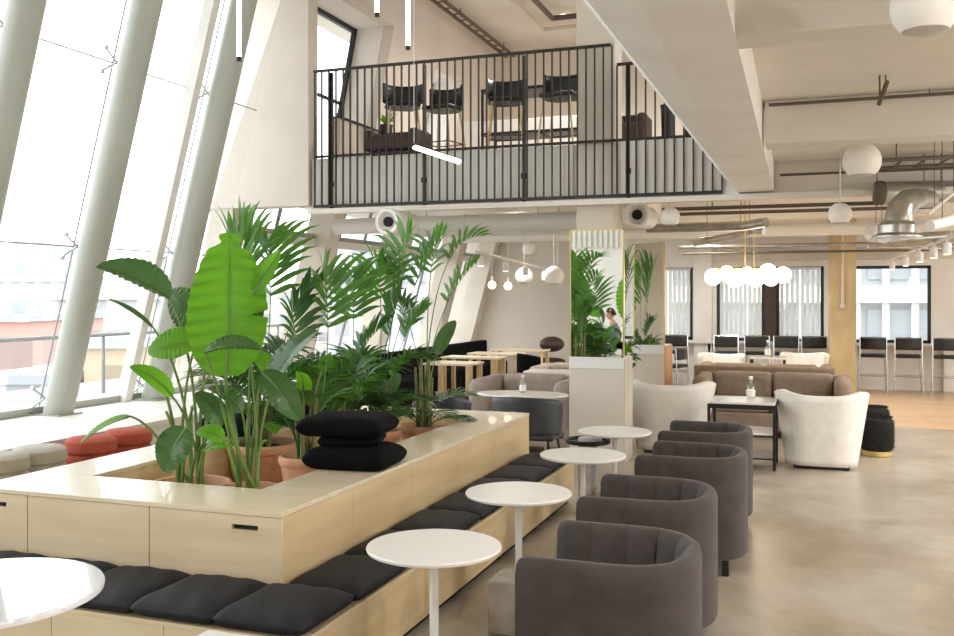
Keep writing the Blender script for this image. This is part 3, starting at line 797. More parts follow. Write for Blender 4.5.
def palm(label, px, py, r, fr, extra=6, dmat=None, seed=1, hgt=1.2, d=None, cane=5, ll=.34, name='kentia_palm', broad=0, z=None, rnd_az=None, wid=.016):
    t, o = plant(name, label, px, py, r, z=z)
    rnd = random.Random(seed)
    st = MB(); h0 = (z or .68) - POT_Z - .03
    for k in range(cane):
        a = k * 2.4; s0 = Vector((.05 * math.cos(a), .05 * math.sin(a), h0))
        st.tube([s0, s0 * 1.0 + Vector((.02 * math.cos(a), .02 * math.sin(a), .4 + .08 * (k % 3)))], .013, 8, rs=[.017, .011])
    k = 0
    for (c, tp, L, dd, mm) in fr:
        s0 = Vector((.03 * math.cos(k * 2.1), .03 * math.sin(k * 2.1), h0))
        frond(t, s0, loc(o, c[0], dd, c[1]), loc(o, tp[0], dd, tp[1]), L * 1.25, n=9, m=mm, seed=seed * 31 + k, start=.62, wid=wid * 1.3, lift=.5); k += 1
    for j in range(extra):
        az = rnd.uniform(0, 2 * PI); H = hgt * rnd.uniform(.55, 1.0); R = rnd.uniform(.25, .5)
        s0 = Vector((.04 * math.cos(az), .04 * math.sin(az), h0))
        c = Vector((R * .25 * math.cos(az), R * .25 * math.sin(az), H * 1.1)); tp = Vector((R * math.cos(az), R * math.sin(az), H * .95))
        frond(t, s0, c, tp, ll * rnd.uniform(.7, 1), n=11, m=rnd.choice([M['palm'], M['palmd'], M['palmd']]), seed=seed * 77 + j, start=.4, wid=wid)
    for j in range(broad):
        az = rnd.uniform(0, 2 * PI); H = rnd.uniform(.45, .85); R = rnd.uniform(.12, .22)
        b = Vector((R * math.cos(az), R * math.sin(az), H)); tp = b + Vector((.25 * math.cos(az), .25 * math.sin(az), rnd.uniform(-.05, .28)))
        petiole(st, Vector((0, 0, h0)), Vector((.03 * math.cos(az), .03 * math.sin(az), H * .7)), b, .008)
        blade(t, b, tp, rnd.uniform(.1, .16), Vector((.3, -.5, .7)), rnd.choice([M['streld'], M['strel']]), arch=.12, fold=.3, n=14)
    st.build('stems', M['trunk'], t)
    return t
P_, D_ = M['palm'], M['palmd']
pk = palm('kentia palm in the wide rear terracotta pot behind the big bright leaf', 262, 442, .25,
     [((266, 300), (226, 232), .42, 6.3, P_), ((258, 290), (238, 225), .40, 6.4, P_), ((276, 300), (268, 238), .34, 6.5, P_), ((280, 300), (325, 280), .28, 6.6, D_), ((262, 340), (215, 325), .26, 6.6, D_)],
     extra=8, seed=3, hgt=.98, broad=7, z=.70)
palm('kentia palm in the terracotta pot beside the stacked cushions', 306, 455, .165,
     [((338, 340), (322, 268), .34, 6.3, P_), ((300, 350), (290, 300), .26, 6.3, D_)], extra=6, seed=5, hgt=.82, broad=6)
palm('kentia palm with dense low fronds in the middle of the planter', 345, 440, .17,
     [((356, 320), (352, 275), .30, 7.0, P_), ((345, 350), (385, 325), .26, 6.9, D_)], extra=9, seed=8, hgt=.9, broad=6)
palm('kentia palm with tall fronds just left of the furthest pot', 378, 430, .17,
     [((392, 275), (412, 232), .34, 7.5, P_), ((385, 290), (376, 262), .32, 7.5, P_), ((400, 290), (446, 232), .28, 7.5, P_), ((395, 330), (425, 312), .28, 7.4, P_), ((380, 345), (402, 290), .28, 7.3, D_)], extra=9, seed=11, hgt=.95, broad=5)
palm('slender kentia palm alone in the furthest terracotta pot', 424, 424, .20,
     [((424, 260), (440, 236), .26, 7.9, P_), ((428, 230), (484, 236), .24, 7.8, P_), ((430, 300), (478, 262), .22, 7.8, P_), ((415, 320), (398, 300), .22, 8.0, D_)], extra=6, seed=14, hgt=.62, ll=.26, cane=6, broad=1, wid=.013)

# ================================================================== WINDOW SIDE OTTOMANS
def ottoman(label, px, py, m, first=None):
    p = ZP(px, py, .44)
    if first: r = dup(first, label, (p.x, p.y, 0)); return r
    t = thing('round_ottoman', label, 'ottoman', (p.x, p.y, 0), group='round ottomans by the windows')
    MB().lathe([(.17, .04), (.19, .06), (.205, .10), (.205, .16), (.19, .19), (.195, .195)], seg=36).build('base', m, t)
    MB().lathe([(.19, .195), (.208, .215), (.212, .25), (.208, .29), (.192, .315), (.195, .32)], seg=36).build('middle_cushion', m, t)
    MB().lathe([(.192, .32), (.21, .335), (.213, .37), (.205, .41), (.18, .43), (.1, .44), (.001, .442)], seg=36).build('seat', m, t)
    MB().lathe([(.15, 0), (.16, .05)], seg=24).build('foot', M['dark'], t)
    return t
g1 = ottoman('stone grey round ottoman cut by the left edge of the picture', 0, 461, M['greyo'])
ottoman('stone grey round ottoman next to the first coral one', 39, 453, M['greyo'], g1)
r1 = ottoman('coral red round ottoman beside the grey ones', 91, 443, M['red'])
ottoman('coral red round ottoman furthest from the grey ones', 128, 435, M['red'], r1)

for q in bpy.data.objects:
    if q.name.startswith('round_ottoman'): q.scale = (1, 1, 1.14)
# ================================================================== BISTRO TABLES
def bistro(label, loc, r=.272, first=None, h=.70):
    if first: return dup(first, label, loc)
    t = thing('bistro_table', label, 'table', loc, group='white round bistro tables')
    MB().lathe([(r - .02, h - .022), (r - .004, h - .016), (r, h - .006), (r - .003, h), (.01, h)], seg=64).build('tabletop', M['tabw'], t)
    MB().tube([(0, 0, .015), (0, 0, h - .02)], .018, 16).build('pole', M['pole'], t)
    MB().lathe([(.09, h - .03), (.09, h - .022)], seg=24).build('mount_plate', M['pole'], t)
    MB().box(-.125, .125, -.125, .125, 0, .27).build('base', M['cblock'], t, bevel=.008)
    return t
t1 = bistro('white round bistro table nearest, in front of the first grey tub chair', (-1.45, 3.53, 0))
bistro('white round bistro table, second from the front, by the plywood bench', (-1.44, 4.64, 0), first=t1)
bistro('white round bistro table, third from the front, before the mirrored cabinet', (-1.40, 5.88, 0), first=t1)
bistro('white round bistro table furthest back beside the white lounge chair', (-1.42, 6.98, 0), first=t1)
t = thing('round_table', 'glossy white round table in the bottom left corner', 'table', (-2.63, 2.42, 0))
MB().lathe([(.37, .695), (.388, .70), (.39, .715), (.386, .722), (.01, .722)], seg=72).build('tabletop', M['gloss'], t)
MB().lathe([(.30, 0), (.30, .012), (.06, .03), (.045, .06), (.045, .69), (.12, .696)], seg=36).build('pedestal', M['pole'], t)
t = thing('square_table', 'white square table with a pale wooden edge at the bottom of the picture', 'table', (-1.38, 2.068, 0))
MB().box(-.345, .345, -.345, .345, .682, .70).build('tabletop', M['tabw'], t, bevel=.008, segs=3)
MB().box(-.35, .35, -.35, .35, .66, .684).build('edge', M['plytop'], t, bevel=.008, segs=3)
MB().tube([(0, 0, .01), (0, 0, .66)], .03, 16).build('pole', M['pole'], t)
MB().box(-.22, .22, -.22, .22, 0, .014).build('base', M['pole'], t, bevel=.004)
# black tray table + clear drum table near third bistro table
p = ZP(588, 441, .6)
t = thing('tray_table', 'small round table with a raised black rim behind the third bistro table', 'table', (p.x, p.y, 0))
R = .165
MB().lathe([(.01, .585), (R, .585), (R + .006, .59), (R + .006, .615), (R, .617), (R - .004, .61), (R - .004, .592), (.01, .592)], seg=48).build('tray', M['black'], t)
MB().lathe([(.07, 0), (.072, .01), (.072, .57), (.06, .585)], seg=32).build('pedestal', mat('pale_marbled_drum', (206, 200, 198), .3, c2=(150, 144, 146), scale=(9, 9, 5), detail=6), t)
o = MB().lathe([(.085, 0), (.09, .008), (.09, .03), (.085, .038), (.001, .038)], seg=32).build('round_box', M['tabw'])
tag(o, 'flat white round box on the black rimmed tray', 'box'); o.location = (p.x + .02, p.y - .02, .592)
# ================================================================== TUB CHAIRS
def tub_chair(label, loc):
    t = thing('tub_armchair', label, 'armchair', loc, group='grey channel backed tub chairs')
    # plan path: front of near arm -> round back -> front of far arm, opening faces -x
    hw, R = .335, .30
    path = []
    for i in range(14): path.append((-.335 + (.02 + .335) * i / 14, -hw, 0, -1))
    for i in range(41):
        a = -PI / 2 + PI * i / 40
        ca, sa = math.cos(a), math.sin(a)
        e = .82
        path.append((.02 + .335 * (abs(ca) ** e), hw * (abs(sa) ** e) * (1 if sa > 0 else -1), ca, sa))
    for i in range(1, 15): path.append((.02 - (.02 + .335) * i / 14, hw, 0, 1))
    # resample
    def resample(P, n):
        L = [0]
        for a, b in zip(P[:-1], P[1:]): L.append(L[-1] + math.hypot(b[0] - a[0], b[1] - a[1]))
        out = []; j = 0
        for i in range(n):
            s = L[-1] * i / (n - 1)
            while j < len(L) - 2 and L[j + 1] < s: j += 1
            f = (s - L[j]) / max(1e-9, L[j + 1] - L[j])
            out.append((P[j][0] + (P[j + 1][0] - P[j][0]) * f, P[j][1] + (P[j + 1][1] - P[j][1]) * f))
        return out, L[-1]
    n = 181; Q, LT = resample([(a, b) for a, b, _, _ in path], n)
    rows = []; NC = 11
    for i in range(n):
        a = Q[max(0, i - 1)]; b = Q[min(n - 1, i + 1)]
        tx, ty = b[0] - a[0], b[1] - a[1]; l = math.hypot(tx, ty); nx, ny = ty / l, -tx / l   # outward
        # path runs near->back->far, outward is right of travel
        f = (i / (n - 1)) * NC; ph = f - math.floor(f)
        ch = abs(math.sin(PI * ph)) ** .4          # puffed channels
        edge = min(1, min(i, n - 1 - i) / 5)
        th = .07 + .028 * ch; tb = th + .055
        x, y = Q[i]
        rz = .03 * math.sqrt(edge * (2 - edge)) - .03
        H = .715 + rz
        zt = lambda o_, z: (x + nx * o_, y + ny * o_, z)
        e2 = (1 - edge) * .012
        rows.append([zt(-e2, .10), zt(-e2, .2), zt(-e2, .5), zt(-e2, H - .04), zt(-.008 - e2, H - .012), zt(-.024, H), zt(-.045, H + .002 * ch), zt(-.064, H - .006 - .012 * (1 - ch)), zt(-th + e2, H - .04), zt((-th * .4 - tb * .6) + e2, .5), zt(-tb + e2, .36), zt(-tb + e2, .12)])
    m = MB().grid(rows, True); k = len(rows[0])
    m.f.append(tuple(range(k))); m.f.append(tuple((n - 1) * k + i for i in range(k - 1, -1, -1)))
    m.build('shell', M['grey'], t)
    sm = MB(); sp = [(-.34, -.215), (.05, -.215)] + [(.05 + .17 * math.cos(a), .215 * math.sin(a)) for a in [math.radians(-80 + 16 * i) for i in range(11)]] + [(.05, .215), (-.34, .215)]
    sm.prism(sp, .30, .44); sm.build('seat', M['grey'], t, bevel=.035, segs=3)
    MB().prism([(x * .98, y) for x, y in sp], .10, .30).build('seat_base', M['grey'], t, bevel=.01)
    for lx, ly in ((-.29, -.29), (-.29, .29), (.24, -.24), (.24, .24)):
        MB().box(lx - .022, lx + .022, ly - .022, ly + .022, 0, .105).build('leg', M['dark'], t, bevel=.004)
    return t
c1 = tub_chair('grey channel backed tub chair nearest the viewer', (-.76, 3.72, 0))
dup(c1, 'grey channel backed tub chair, second from the front', (-.81, 4.86, 0), .02)
c1.scale = (.94, .94, 1)
dup(c1, 'grey channel backed tub chair, third from the front', (-.75, 6.17, 0), -.02)
dup(c1, 'grey channel backed tub chair furthest back, by the white lounge chairs', (-.79, 7.28, 0), 0)
for q in bpy.data.objects:
    if q.get('category') == 'armchair' and q.name.startswith('tub'): q.scale = (.94, 1.03, 1); q.location.y += .03

# ================================================================== WHITE WING CHAIRS
def wing_chair(label, loc, rz, first=None):
    if first: return dup(first, label, loc, rz)
    t = thing('lounge_chair', label, 'armchair', loc, rz, group='cream high backed lounge chairs')
    # back seen from -y ; seat opens to +y
    rows = []; n = 26; Hn = 12
    out = []; 
    for j in range(Hn + 1):
        v = j / Hn
        R = []
        for i in range(n + 1):
            s = -1 + 2 * i / n
            hw = .34 + .125 * v
            ht = .79 - .05 * (1 - s * s) * 1.0
            # rounded upper corners
            cr = max(0, abs(s) - .86) / .14; ht -= .05 * cr * cr
            z = .035 + (ht - .035) * v
            yb = -.30 - .10 * v + .50 * abs(s) ** 3.4 * (.25 + .75 * v) 
            R.append((hw * math.copysign(abs(s) ** .85, s) , yb, z))
        out.append(R)
    MB().grid(out).build('shell', M['cream'], t, solid=.07)
    MB().prism([(-.24, -.22), (.24, -.22), (.25, .26), (-.25, .26)], .08, .42).build('seat', M['cream'], t, bevel=.05, segs=3)
    for sx in (-1, 1):
        for sy in (-.24, .26): MB().box(sx * .24 - .02, sx * .24 + .02, sy - .02, sy + .02, 0, .06).build('foot', M['dark'], t)
    MB().box(-.27, .27, -.24, .2, .02, .08).build('plinth', M['dark'], t)
    return t
w1 = wing_chair('cream high backed lounge chair seen from behind, right of the marble table', (.03, 10.15, 0), 0)
w1.scale = (.98, 1, .97)
wing_chair('cream high backed lounge chair seen from behind, left of the marble table', (-1.53, 10.6, 0), .1, w1).scale = (1.05, 1, .99)
f1 = wing_chair('small distant cream chair in front of the left bar stools', (*W(722, 15.6)[:2], 0), PI - .1, w1)
f2_ = wing_chair('small distant cream chair beside the ochre column', (*W(804, 15.8)[:2], 0), PI + .1, w1)
for q in (f1, f2_): q.scale = (.85, .85, .98)

# ================================================================== SOFAS
def sofa(label, loc, rz, w, m, d=.85, h=.74, arm=.2, ns=2, group=None):
    t = thing('sofa', label, 'sofa', loc, rz, group)
    B(-w / 2, w / 2, -d / 2, d / 2, .08, .30).build('base', m, t, bevel=.03, segs=3)
    iw = (w - 2 * arm) / ns
    for k in range(ns):
        a = -w / 2 + arm + k * iw
        B(a + .004, a + iw - .004, -d / 2, d / 2 - .22, .30, .45).build('seat_cushion', m, t, bevel=.045, segs=4)
        B(a + .004, a + iw - .004, d / 2 - .3, d / 2 - .02, .40, h).build('back_cushion', m, t, bevel=.07, segs=4)
    B(-w / 2, w / 2, d / 2 - .1, d / 2, .10, h - .02).build('backrest', m, t, bevel=.03, segs=3)
    for s in (-1, 1):
        x0, x1 = sorted((s * w / 2, s * (w / 2 - arm)))
        B(x0, x1, -d / 2, d / 2, .10, h - .02).build('armrest', m, t, bevel=.09, segs=5)
        for yy_ in (-d / 2 + .08, d / 2 - .08): MB().tube([(s * (w / 2 - .1), yy_, 0), (s * (w / 2 - .1), yy_, .09)], .02, 10).build('leg', M['dark'], t)
    return t
sofa('tan two seat sofa with curved arms behind the marble table', (-.54, 12.25, 0), .0, 1.84, M['sofab'], h=.74)
sofa('tan sofa back to back with the nearer one, facing the bar stools', (-.68, 13.4, 0), PI, 1.78, M['sofab'], h=.80)
sofa('taupe two seat sofa behind the oval marble table', (-3.04, 10.2, 0), 0, 1.18, M['sofag'], h=.81, arm=.22, ns=1)
sofa('taupe sofa further back near the beige wall', (-3.68, 14.15, 0), 0, .9, M['sofag'], h=.66, ns=1)

# marble table between wing chairs
t = thing('coffee_table', 'rectangular marble topped table with black frame and lower shelf', 'table', (-.70, 9.92, 0))
B(-.31, .31, -.28, .28, .635, .66).build('tabletop', M['marble'], t, bevel=.004)
m = MB().box(-.31, .31, -.28, -.26, .59, .635).box(-.31, .31, .26, .28, .59, .635).box(-.31, -.31, -.28, .28, .59, .635).box(.29, .31, -.28, .28, .59, .635)
m.build('frame', M['black'], t, smooth=False)
for sx in (-.32, .30):
    for sy in (-.27, .27): MB().box(sx - .014, sx + .014, sy - .014, sy + .014, 0, .635).build('leg', M['black'], t, smooth=False)
B(-.31, .29, -.26, .26, .34, .36).build('shelf', M['marble'], t, bevel=.003)
B(-.31, .29, -.26, .26, .10, .115).build('lower_shelf', M['black'], t, bevel=.003)

def bottle(label, loc, s=1.0):
    t = thing('glass_bottle', label, 'bottle', loc, group='glass water bottles')
    MB().lathe([(r * s, z * s) for r, z in [(.04, 0), (.045, .01), (.045, .13), (.04, .15), (.018, .17), (.016, .20), (.021, .205), (.021, .215)]], seg=24).build('bottle_body', M['bottle'], t)
    MB().lathe([(.020 * s, .205 * s), (.022 * s, .24 * s), (.001, .242 * s)], seg=16).build('stopper', M['tabw'], t)
    MB().lathe([(.046 * s, .03 * s), (.046 * s, .10 * s)], seg=24).build('bottle_label', M['tabw'], t)
    return t
bottle('clear stoppered bottle on the black framed marble table', (-.64, 9.96, .66), .95)
bottle('clear stoppered bottle on the oval table before the taupe sofa', (-2.75, 9.0, .742), .74)
bottle('tiny clear bottle between the two distant cream chairs', (*W(768, 15.2)[:2], .73), 1.1)
t = thing('coffee_table', 'low pale table between the distant cream chairs', 'table', (*W(768, 15.2)[:2], 0))
B(-.27, .27, -.25, .25, .70, .73).build('tabletop', M['marble'], t, bevel=.004)
for sx in (-.25, .25):
    for sy in (-.22, .22): B(sx - .014, sx + .014, sy - .014, sy + .014, 0, .70).build('leg', M['black'], t, smooth=False)
# oval table left
t = thing('oval_table', 'oval white topped table in front of the taupe sofa', 'table', (-2.74, 8.95, 0))
MB().lathe([(.45, .72), (.465, .73), (.46, .742), (.001, .742)], seg=56, sy=.62).build('tabletop', M['marble'], t)
for sx in (-.25, .25): MB().tube([(sx, 0, 0), (sx, 0, .72)], .022, 12).build('leg', M['chrome'], t)
MB().box(-.35, .35, -.15, .15, 0, .012).build('base', M['black'], t)

# generic shell chair
def shell_chair(label, loc, rz, m, seat=.45, back=.76, name='dining_chair', w=.5, legm=None, arms=True):
    t = thing(name, label, 'chair', loc, rz)
    B(-w / 2 + .02, w / 2 - .02, -.22, .22, seat - .05, seat).build('seat', m, t, bevel=.025, segs=3)
    rows = []
    for i in range(6):
        z = seat - .02 + i * (back - seat) / 5; rows.append([(w / 2 * math.sin(a) * (1 + .06 * i / 5), -.02 + .25 * math.cos(a), z - (.0 if not arms else .05 * (1 - math.cos(a)) * i / 5)) for a in [math.radians(-95 + 190 * j / 20) for j in range(21)]])
    MB().grid(rows).build('backrest', m, t, solid=.03, sub=1)
    for sx in (-1, 1):
        for sy in (-1, 1): MB().tube([(sx * (w / 2 - .08), sy * .16, seat - .04), (sx * (w / 2 - .03), sy * .22, 0)], .012, 8).build('leg', legm or M['black'], t)
    return t
shell_chair('charcoal leather armchair pulled up to the oval marble table', (-2.5, 8.32, 0), PI, M['dgrey'], .46, .82, w=.64)
shell_chair('dark low shell chair behind the furthest palm pot', (*W(442, 9.9)[:2], 0), .6, M['dgrey'], .42, .66, w=.6)
shell_chair('olive green shell chair beside the wooden tables', (*W(457, 11.4)[:2], 0), 2.6, M['olive'], .46, .58, w=.62)
shell_chair('black chair in front of the furthest wooden table', (*W(531, 15.4)[:2], 0), 2.4, M['blackf'], .46, .80, w=.48)
t = shell_chair('brown round backed chair by the beige rear wall', (*W(551, 17.9)[:2], 0), .2, M['brown'], .46, .55, w=.52)
MB().sphere((0, .26, .78), .24, 24, sz=.62).build('round_back', M['brown'], t)
# wooden tables at the left bench
def wood_table(label, p, w, d=.6, first=None):
    t = thing('wooden_table', label, 'table', (p[0], p[1], 0), group='pale tables with oak legs at the window bench')
    B(-w / 2, w / 2, -d / 2, d / 2, .715, .745).build('tabletop', M['plytop'], t, bevel=.004)
    for sx in (-1, 1):
        for sy in (-1, 1): B(sx * (w / 2 - .05) - .03, sx * (w / 2 - .05) + .03, sy * (d / 2 - .05) - .03, sy * (d / 2 - .05) + .03, 0, .715).build('leg', M['wood'], t, bevel=.003)
    return t
wood_table('pale table with oak legs nearest, behind the olive chair', W(454, 13.7)[:2], .72)
wood_table('pale table with oak legs, second along the window bench', W(474, 15.0)[:2], .95, .5)
wood_table('pale table with oak legs, third along the window bench', W(497, 16.0)[:2], .9, .5)
wood_table('pale table with oak legs furthest along, by the beige wall', W(520, 17.1)[:2], 1.0, .5)
p = W(553, 13.0)
t = thing('side_table', 'small white table left of the mirrored cabinet, before the rear taupe sofa', 'table', (p.x, p.y, 0))
B(-.35, .35, -.25, .25, .64, .68).build('tabletop', M['tabw'], t, bevel=.004); MB().tube([(0, 0, 0), (0, 0, .64)], .03, 12).build('pole', M['pole'], t)
t = thing('window_bench', 'long black upholstered bench along the left windows', 'bench', (0, 0, 0))
B(-6.18, -5.68, 10.6, 17.6, .1, .45).build('seat', M['blackf'], t, bevel=.03)
B(-6.24, -6.1, 10.6, 17.6, .40, .84).build('backrest', M['blackf'], t, bevel=.03)
B(-6.15, -5.72, 10.65, 17.55, 0, .1).build('plinth', M['dark'], t)

# ================================================================== FLUFFY OTTOMANS
def fluffy(label, loc):
    t = thing('fluffy_ottoman', label, 'ottoman', loc, group='black shaggy ottomans')
    m = MB(); rows = []
    rnd = random.Random(4)
    prof = [(.12, .05), (.16, .06), (.172, .10), (.175, .2), (.175, .3), (.172, .36), (.155, .395), (.10, .41), (.01, .413)]
    m.lathe([(r, z) for r, z in prof], seg=32); m.build('body', M['fluff'], t, sub=1)
    h = MB()
    for k in range(2600):
        a = rnd.uniform(0, 2 * PI); z = rnd.uniform(.07, .40)
        r = .172 if z < .37 else .172 - (z - .37) * .6
        p = Vector((r * math.cos(a), r * math.sin(a), z)); q = p + Vector((.022 * math.cos(a) + rnd.uniform(-.01, .01), .022 * math.sin(a) + rnd.uniform(-.01, .01), rnd.uniform(-.022, .008)))
        s = Vector((-math.sin(a), math.cos(a), 0)) * .003
        h.add([p - s, p + s, q], [(0, 1, 2)])
    for k in range(1200):
        a = rnd.uniform(0, 2 * PI); r = .155 * math.sqrt(rnd.random())
        p = Vector((r * math.cos(a), r * math.sin(a), .405)); q = p + Vector((rnd.uniform(-.015, .015), rnd.uniform(-.015, .015), .018)); s = Vector((.003, 0, 0))
        h.add([p - s, p + s, q], [(0, 1, 2)])
    h.build('shag', M['fluff'], t, smooth=False)
    MB().lathe([(.14, 0), (.15, .005), (.15, .055)], seg=32).build('base_ring', M['gold'], t)
    return t
f0 = fluffy('black shaggy ottoman with brass base right of the cream lounge chair', (.59, 11.0, 0))
dup(f0, 'black shaggy ottoman half hidden behind the front shaggy one', (.61, 12.0, 0))

# ================================================================== BAR STOOLS at the rear
def bar_stool():
    t = thing('bar_stool', '', 'stool', group='black and chrome bar stools along the rear windows')
    B(-.2, .2, -.18, .18, .62, .68).build('seat', M['black'], t, bevel=.025, segs=3)
    rows = []
    for i in range(5):
        z = .76 + i * .05; rows.append([(.225 * math.sin(a) / math.sin(math.radians(60)), -.09 - .11 * math.cos(a) * 1.0, z) for a in [math.radians(-60 + 120 * j / 12) for j in range(13)]])
    MB().grid(rows).build('backrest', M['black'], t, solid=.035, sub=1)
    for sx in (-1, 1):
        MB().tube([(sx * .215, -.15, .97), (sx * .215, -.17, .60), (sx * .23, -.2, 0)], .011, 8).build('leg', M['chrome'], t)
        MB().tube([(sx * .19, .15, .62), (sx * .22, .2, 0)], .011, 8).build('leg', M['chrome'], t)
    MB().tube([(-.225, -.19, .3), (.225, -.19, .3), (.21, .18, .3), (-.21, .18, .3), (-.225, -.19, .3)], .009, 8).build('footrest', M['chrome'], t)
    MB().tube([(-.215, -.15, .97), (.215, -.15, .97)], .011, 8).build('top_bar', M['chrome'], t)
    return t
bs = bar_stool(); bs['label'] = 'black bar stool under the narrow window left of the white pier'
SP = [(677, ''), (727, 'black bar stool, first from the left under the wide window behind the globe lamps'), (757, 'black bar stool, second from the left under the window behind the globe lamps'), (786, 'black bar stool, third from the left, under the brown window post'),
      (815, 'black bar stool close to the left of the ochre column'), (873, 'black bar stool first to the right of the ochre column'), (908, 'black bar stool in the middle of the right window'), (946, 'black bar stool at the right edge of the picture')]
for px, lb in SP:
    p = YP(px, 18.1)
    if lb: dup(bs, lb, (p.x, p.y, .006 if p.x > -1.5 else .0), random.uniform(-.06, .06))
    else: bs.location = (p.x, p.y, 0)
p = W(674, 15.2)
dup(bs, 'black bar stool standing apart next to the orange wood cabinet side', (p.x, p.y, 0), 1.2).scale = (.9, .9, .9)
# window counter behind the stools
wc = thing('window_counter', 'narrow pale counter shelf under the rear windows', 'counter', (0, 0, 0))
B(-3.68, 6, 18.42, 18.69, .80, .83).build('countertop', M['white'], wc)
for x in (-3.6, -1.95, 2.1, 5.8): B(x - .02, x + .02, 18.5, 18.69, .0, .80).build('bracket', M['white'], wc)

# ================================================================== MIRRORED CABINETS
def mirror_cab(label, x0, x1, y0, dep, zc, zt, sidem):
    t = thing('mirror_cabinet', label, 'cabinet', (0, 0, 0))
    B(x0, x1, y0, y0 + dep, .0, zc - .12).build('body', M['cab'], t, bevel=.004)
    B(x0, x1, y0 - .004, y0 + dep, zc - .119, zc).build('top_band', M['cabtop'], t, bevel=.004)
    B(x1, x1 + .012, y0 + .003, y0 + dep, 0, zc - .01).build('side_panel', sidem, t)
    B(x0 + .01, x1 - .01, y0 + .02, y0 + .03, zc, zt).build('mirror_pane', M['mirror'], t, smooth=False)
    f = MB(); w = .012
    f.box(x0, x0 + w, y0 + .01, y0 + .045, zc, zt).box(x1 - w, x1, y0 + .01, y0 + .045, zc, zt).box(x0, x1, y0 + .01, y0 + .045, zt - w, zt)
    f.build('mirror_frame', M['gold'], t, smooth=False)
    B(x0 + .01, x1 - .005, y0 + .03, y0 + .06, zc, zt - .005).build('mirror_backing', M['cab'], t, smooth=False)
    return t
mirror_cab('white cabinet with tall mirror and greenery reflected, nearer the bistro tables', -2.43, -1.86, 9.60, .42, 1.07, 2.39, M['conc'])
mc2 = mirror_cab('white cabinet with tall mirror further back, orange wood side', -2.26, -1.85, 12.25, .42, 1.07, 2.39, M['orange'])
piv = Vector((-1.85, 12.25, 0)); an = math.radians(-4)
mc2.matrix_world = Matrix.Translation(piv) @ Matrix.Rotation(an, 4, 'Z') @ Matrix.Translation(-piv)
pr = dup(pk, 'potted palm behind the nearer mirror cabinet, seen reflected in the rear mirror', (-2.34, 11.66, 0), 2.0)
pr.scale = (.55, .55, 1.2)

# ================================================================== SERVICES UNDER THE SLAB
def duct(name, label, pts, r, m, cat='duct', seg=20, bands=()):
    mb = MB().tube(pts, r, seg)
    for b in bands:
        a, c = Vector(b[0]), Vector(b[1]); mb.tube([a, c], r * 1.12, seg)
    o = tag(mb.build(name, m), label, cat)
    for f in (.2, .8):
        q = Vector(pts[0]) * (1 - f) + Vector(pts[-1]) * f
        MB().tube([q, (q.x, q.y, 3.14)], .004, 6).build('hanger', M['pipe'], o)
    return o
duct('air_duct', 'long pale round duct under the mezzanine left of the column', [(-6.3, 11.75, 2.66), (-2.66, 11.75, 2.66)], .11, M['duct'], bands=[((-4.4, 11.75, 2.66), (-4.36, 11.75, 2.66))])
duct('air_duct', 'thinner pale duct just below and behind the long one', [(-6.0, 12.7, 2.62), (-2.7, 12.7, 2.62)], .07, M['duct'])
duct('air_duct', 'rearmost pale duct across the left bay', [(-6.0, 15.3, 2.7), (-1.2, 15.3, 2.7)], .09, M['duct'])
duct('ceiling_pipe', 'dark double pipe below the slab edge, upper of the two', [(-1.75, 11.4, 2.73), (1.2, 11.4, 2.73)], .022, M['pipe'], 'pipe')
duct('ceiling_pipe', 'dark double pipe below the slab edge, lower of the two', [(-1.75, 11.3, 2.66), (1.2, 11.3, 2.66)], .02, M['pipe'], 'pipe')
duct('air_duct', 'long duct running behind the round vent right of the column', [(-2.1, 12.4, 2.58), (-.9, 12.4, 2.58), (-.6, 12.1, 2.60)], .06, M['galv'])
duct('air_duct', 'bent galvanised duct above the lit globe chandelier', [(-1.7, 14.0, 2.47), (-1.1, 14.0, 2.56), (-.85, 13.8, 2.62), (-.7, 13.7, 2.6)], .055, M['galv'])
duct('ceiling_pipe', 'brassy horizontal pipe crossing above the rear windows', [(-2.2, 16.2, 2.52), (3.5, 16.2, 2.52)], .035, M['galv'], 'pipe')
duct('ceiling_pipe', 'thin brown pipe above the rear windows', [(-2.2, 16.6, 2.43), (3.5, 16.6, 2.43)], .02, M['pipe'], 'pipe')
duct('air_duct', 'wide pale duct above the ochre column', [(-2.2, 15.4, 2.72), (3.8, 15.4, 2.72)], .10, M['duct'])
duct('ceiling_pipe', 'thin dark conduit at the foot of the middle cross beam', [(-.34, 7.28, 3.1), (5, 7.28, 3.1)], .012, M['pipe'], 'pipe')
duct('ceiling_pipe', 'thin dark conduit behind the middle cross beam', [(-.38, 10.55, 2.98), (3.4, 10.55, 2.98)], .014, M['pipe'], 'pipe')
# round vents
def vent(label, px, py, d):
    p = W(px, d, py)
    t = thing('round_vent', label, 'vent', p, -.05)
    prof = [(.165, 0), (.165, -.06), (.15, -.09), (.12, -.085), (.085, -.03), (.055, -.02), (.055, -.02)]
    m = MB().lathe([(r, z) for r, z in prof], seg=40); 
    for i, v in enumerate(m.v): m.v[i] = (v[0], v[2], v[1])
    m.build('vent_ring', M['frosted'], t)
    m = MB().lathe([(.06, -.06), (.06, -.03)], seg=24)
    for i, v in enumerate(m.v): m.v[i] = (v[0], v[2], v[1])
    m.build('vent_core', M['slot'], t)
    m = MB().tube([(0, 0, 0), (0, .5, 0)], .14, 24); m.build('vent_neck', M['duct'], t)
    MB().tube([(0, .3, .13), (0, .3, 3.14 - p.z)], .006, 6).build('hanger', M['pipe'], t)
vent('round white jet vent with black centre above the palms', 390, 222, 11.35)
vent('round white jet vent with black centre right of the mirror column', 638, 215, 11.35)
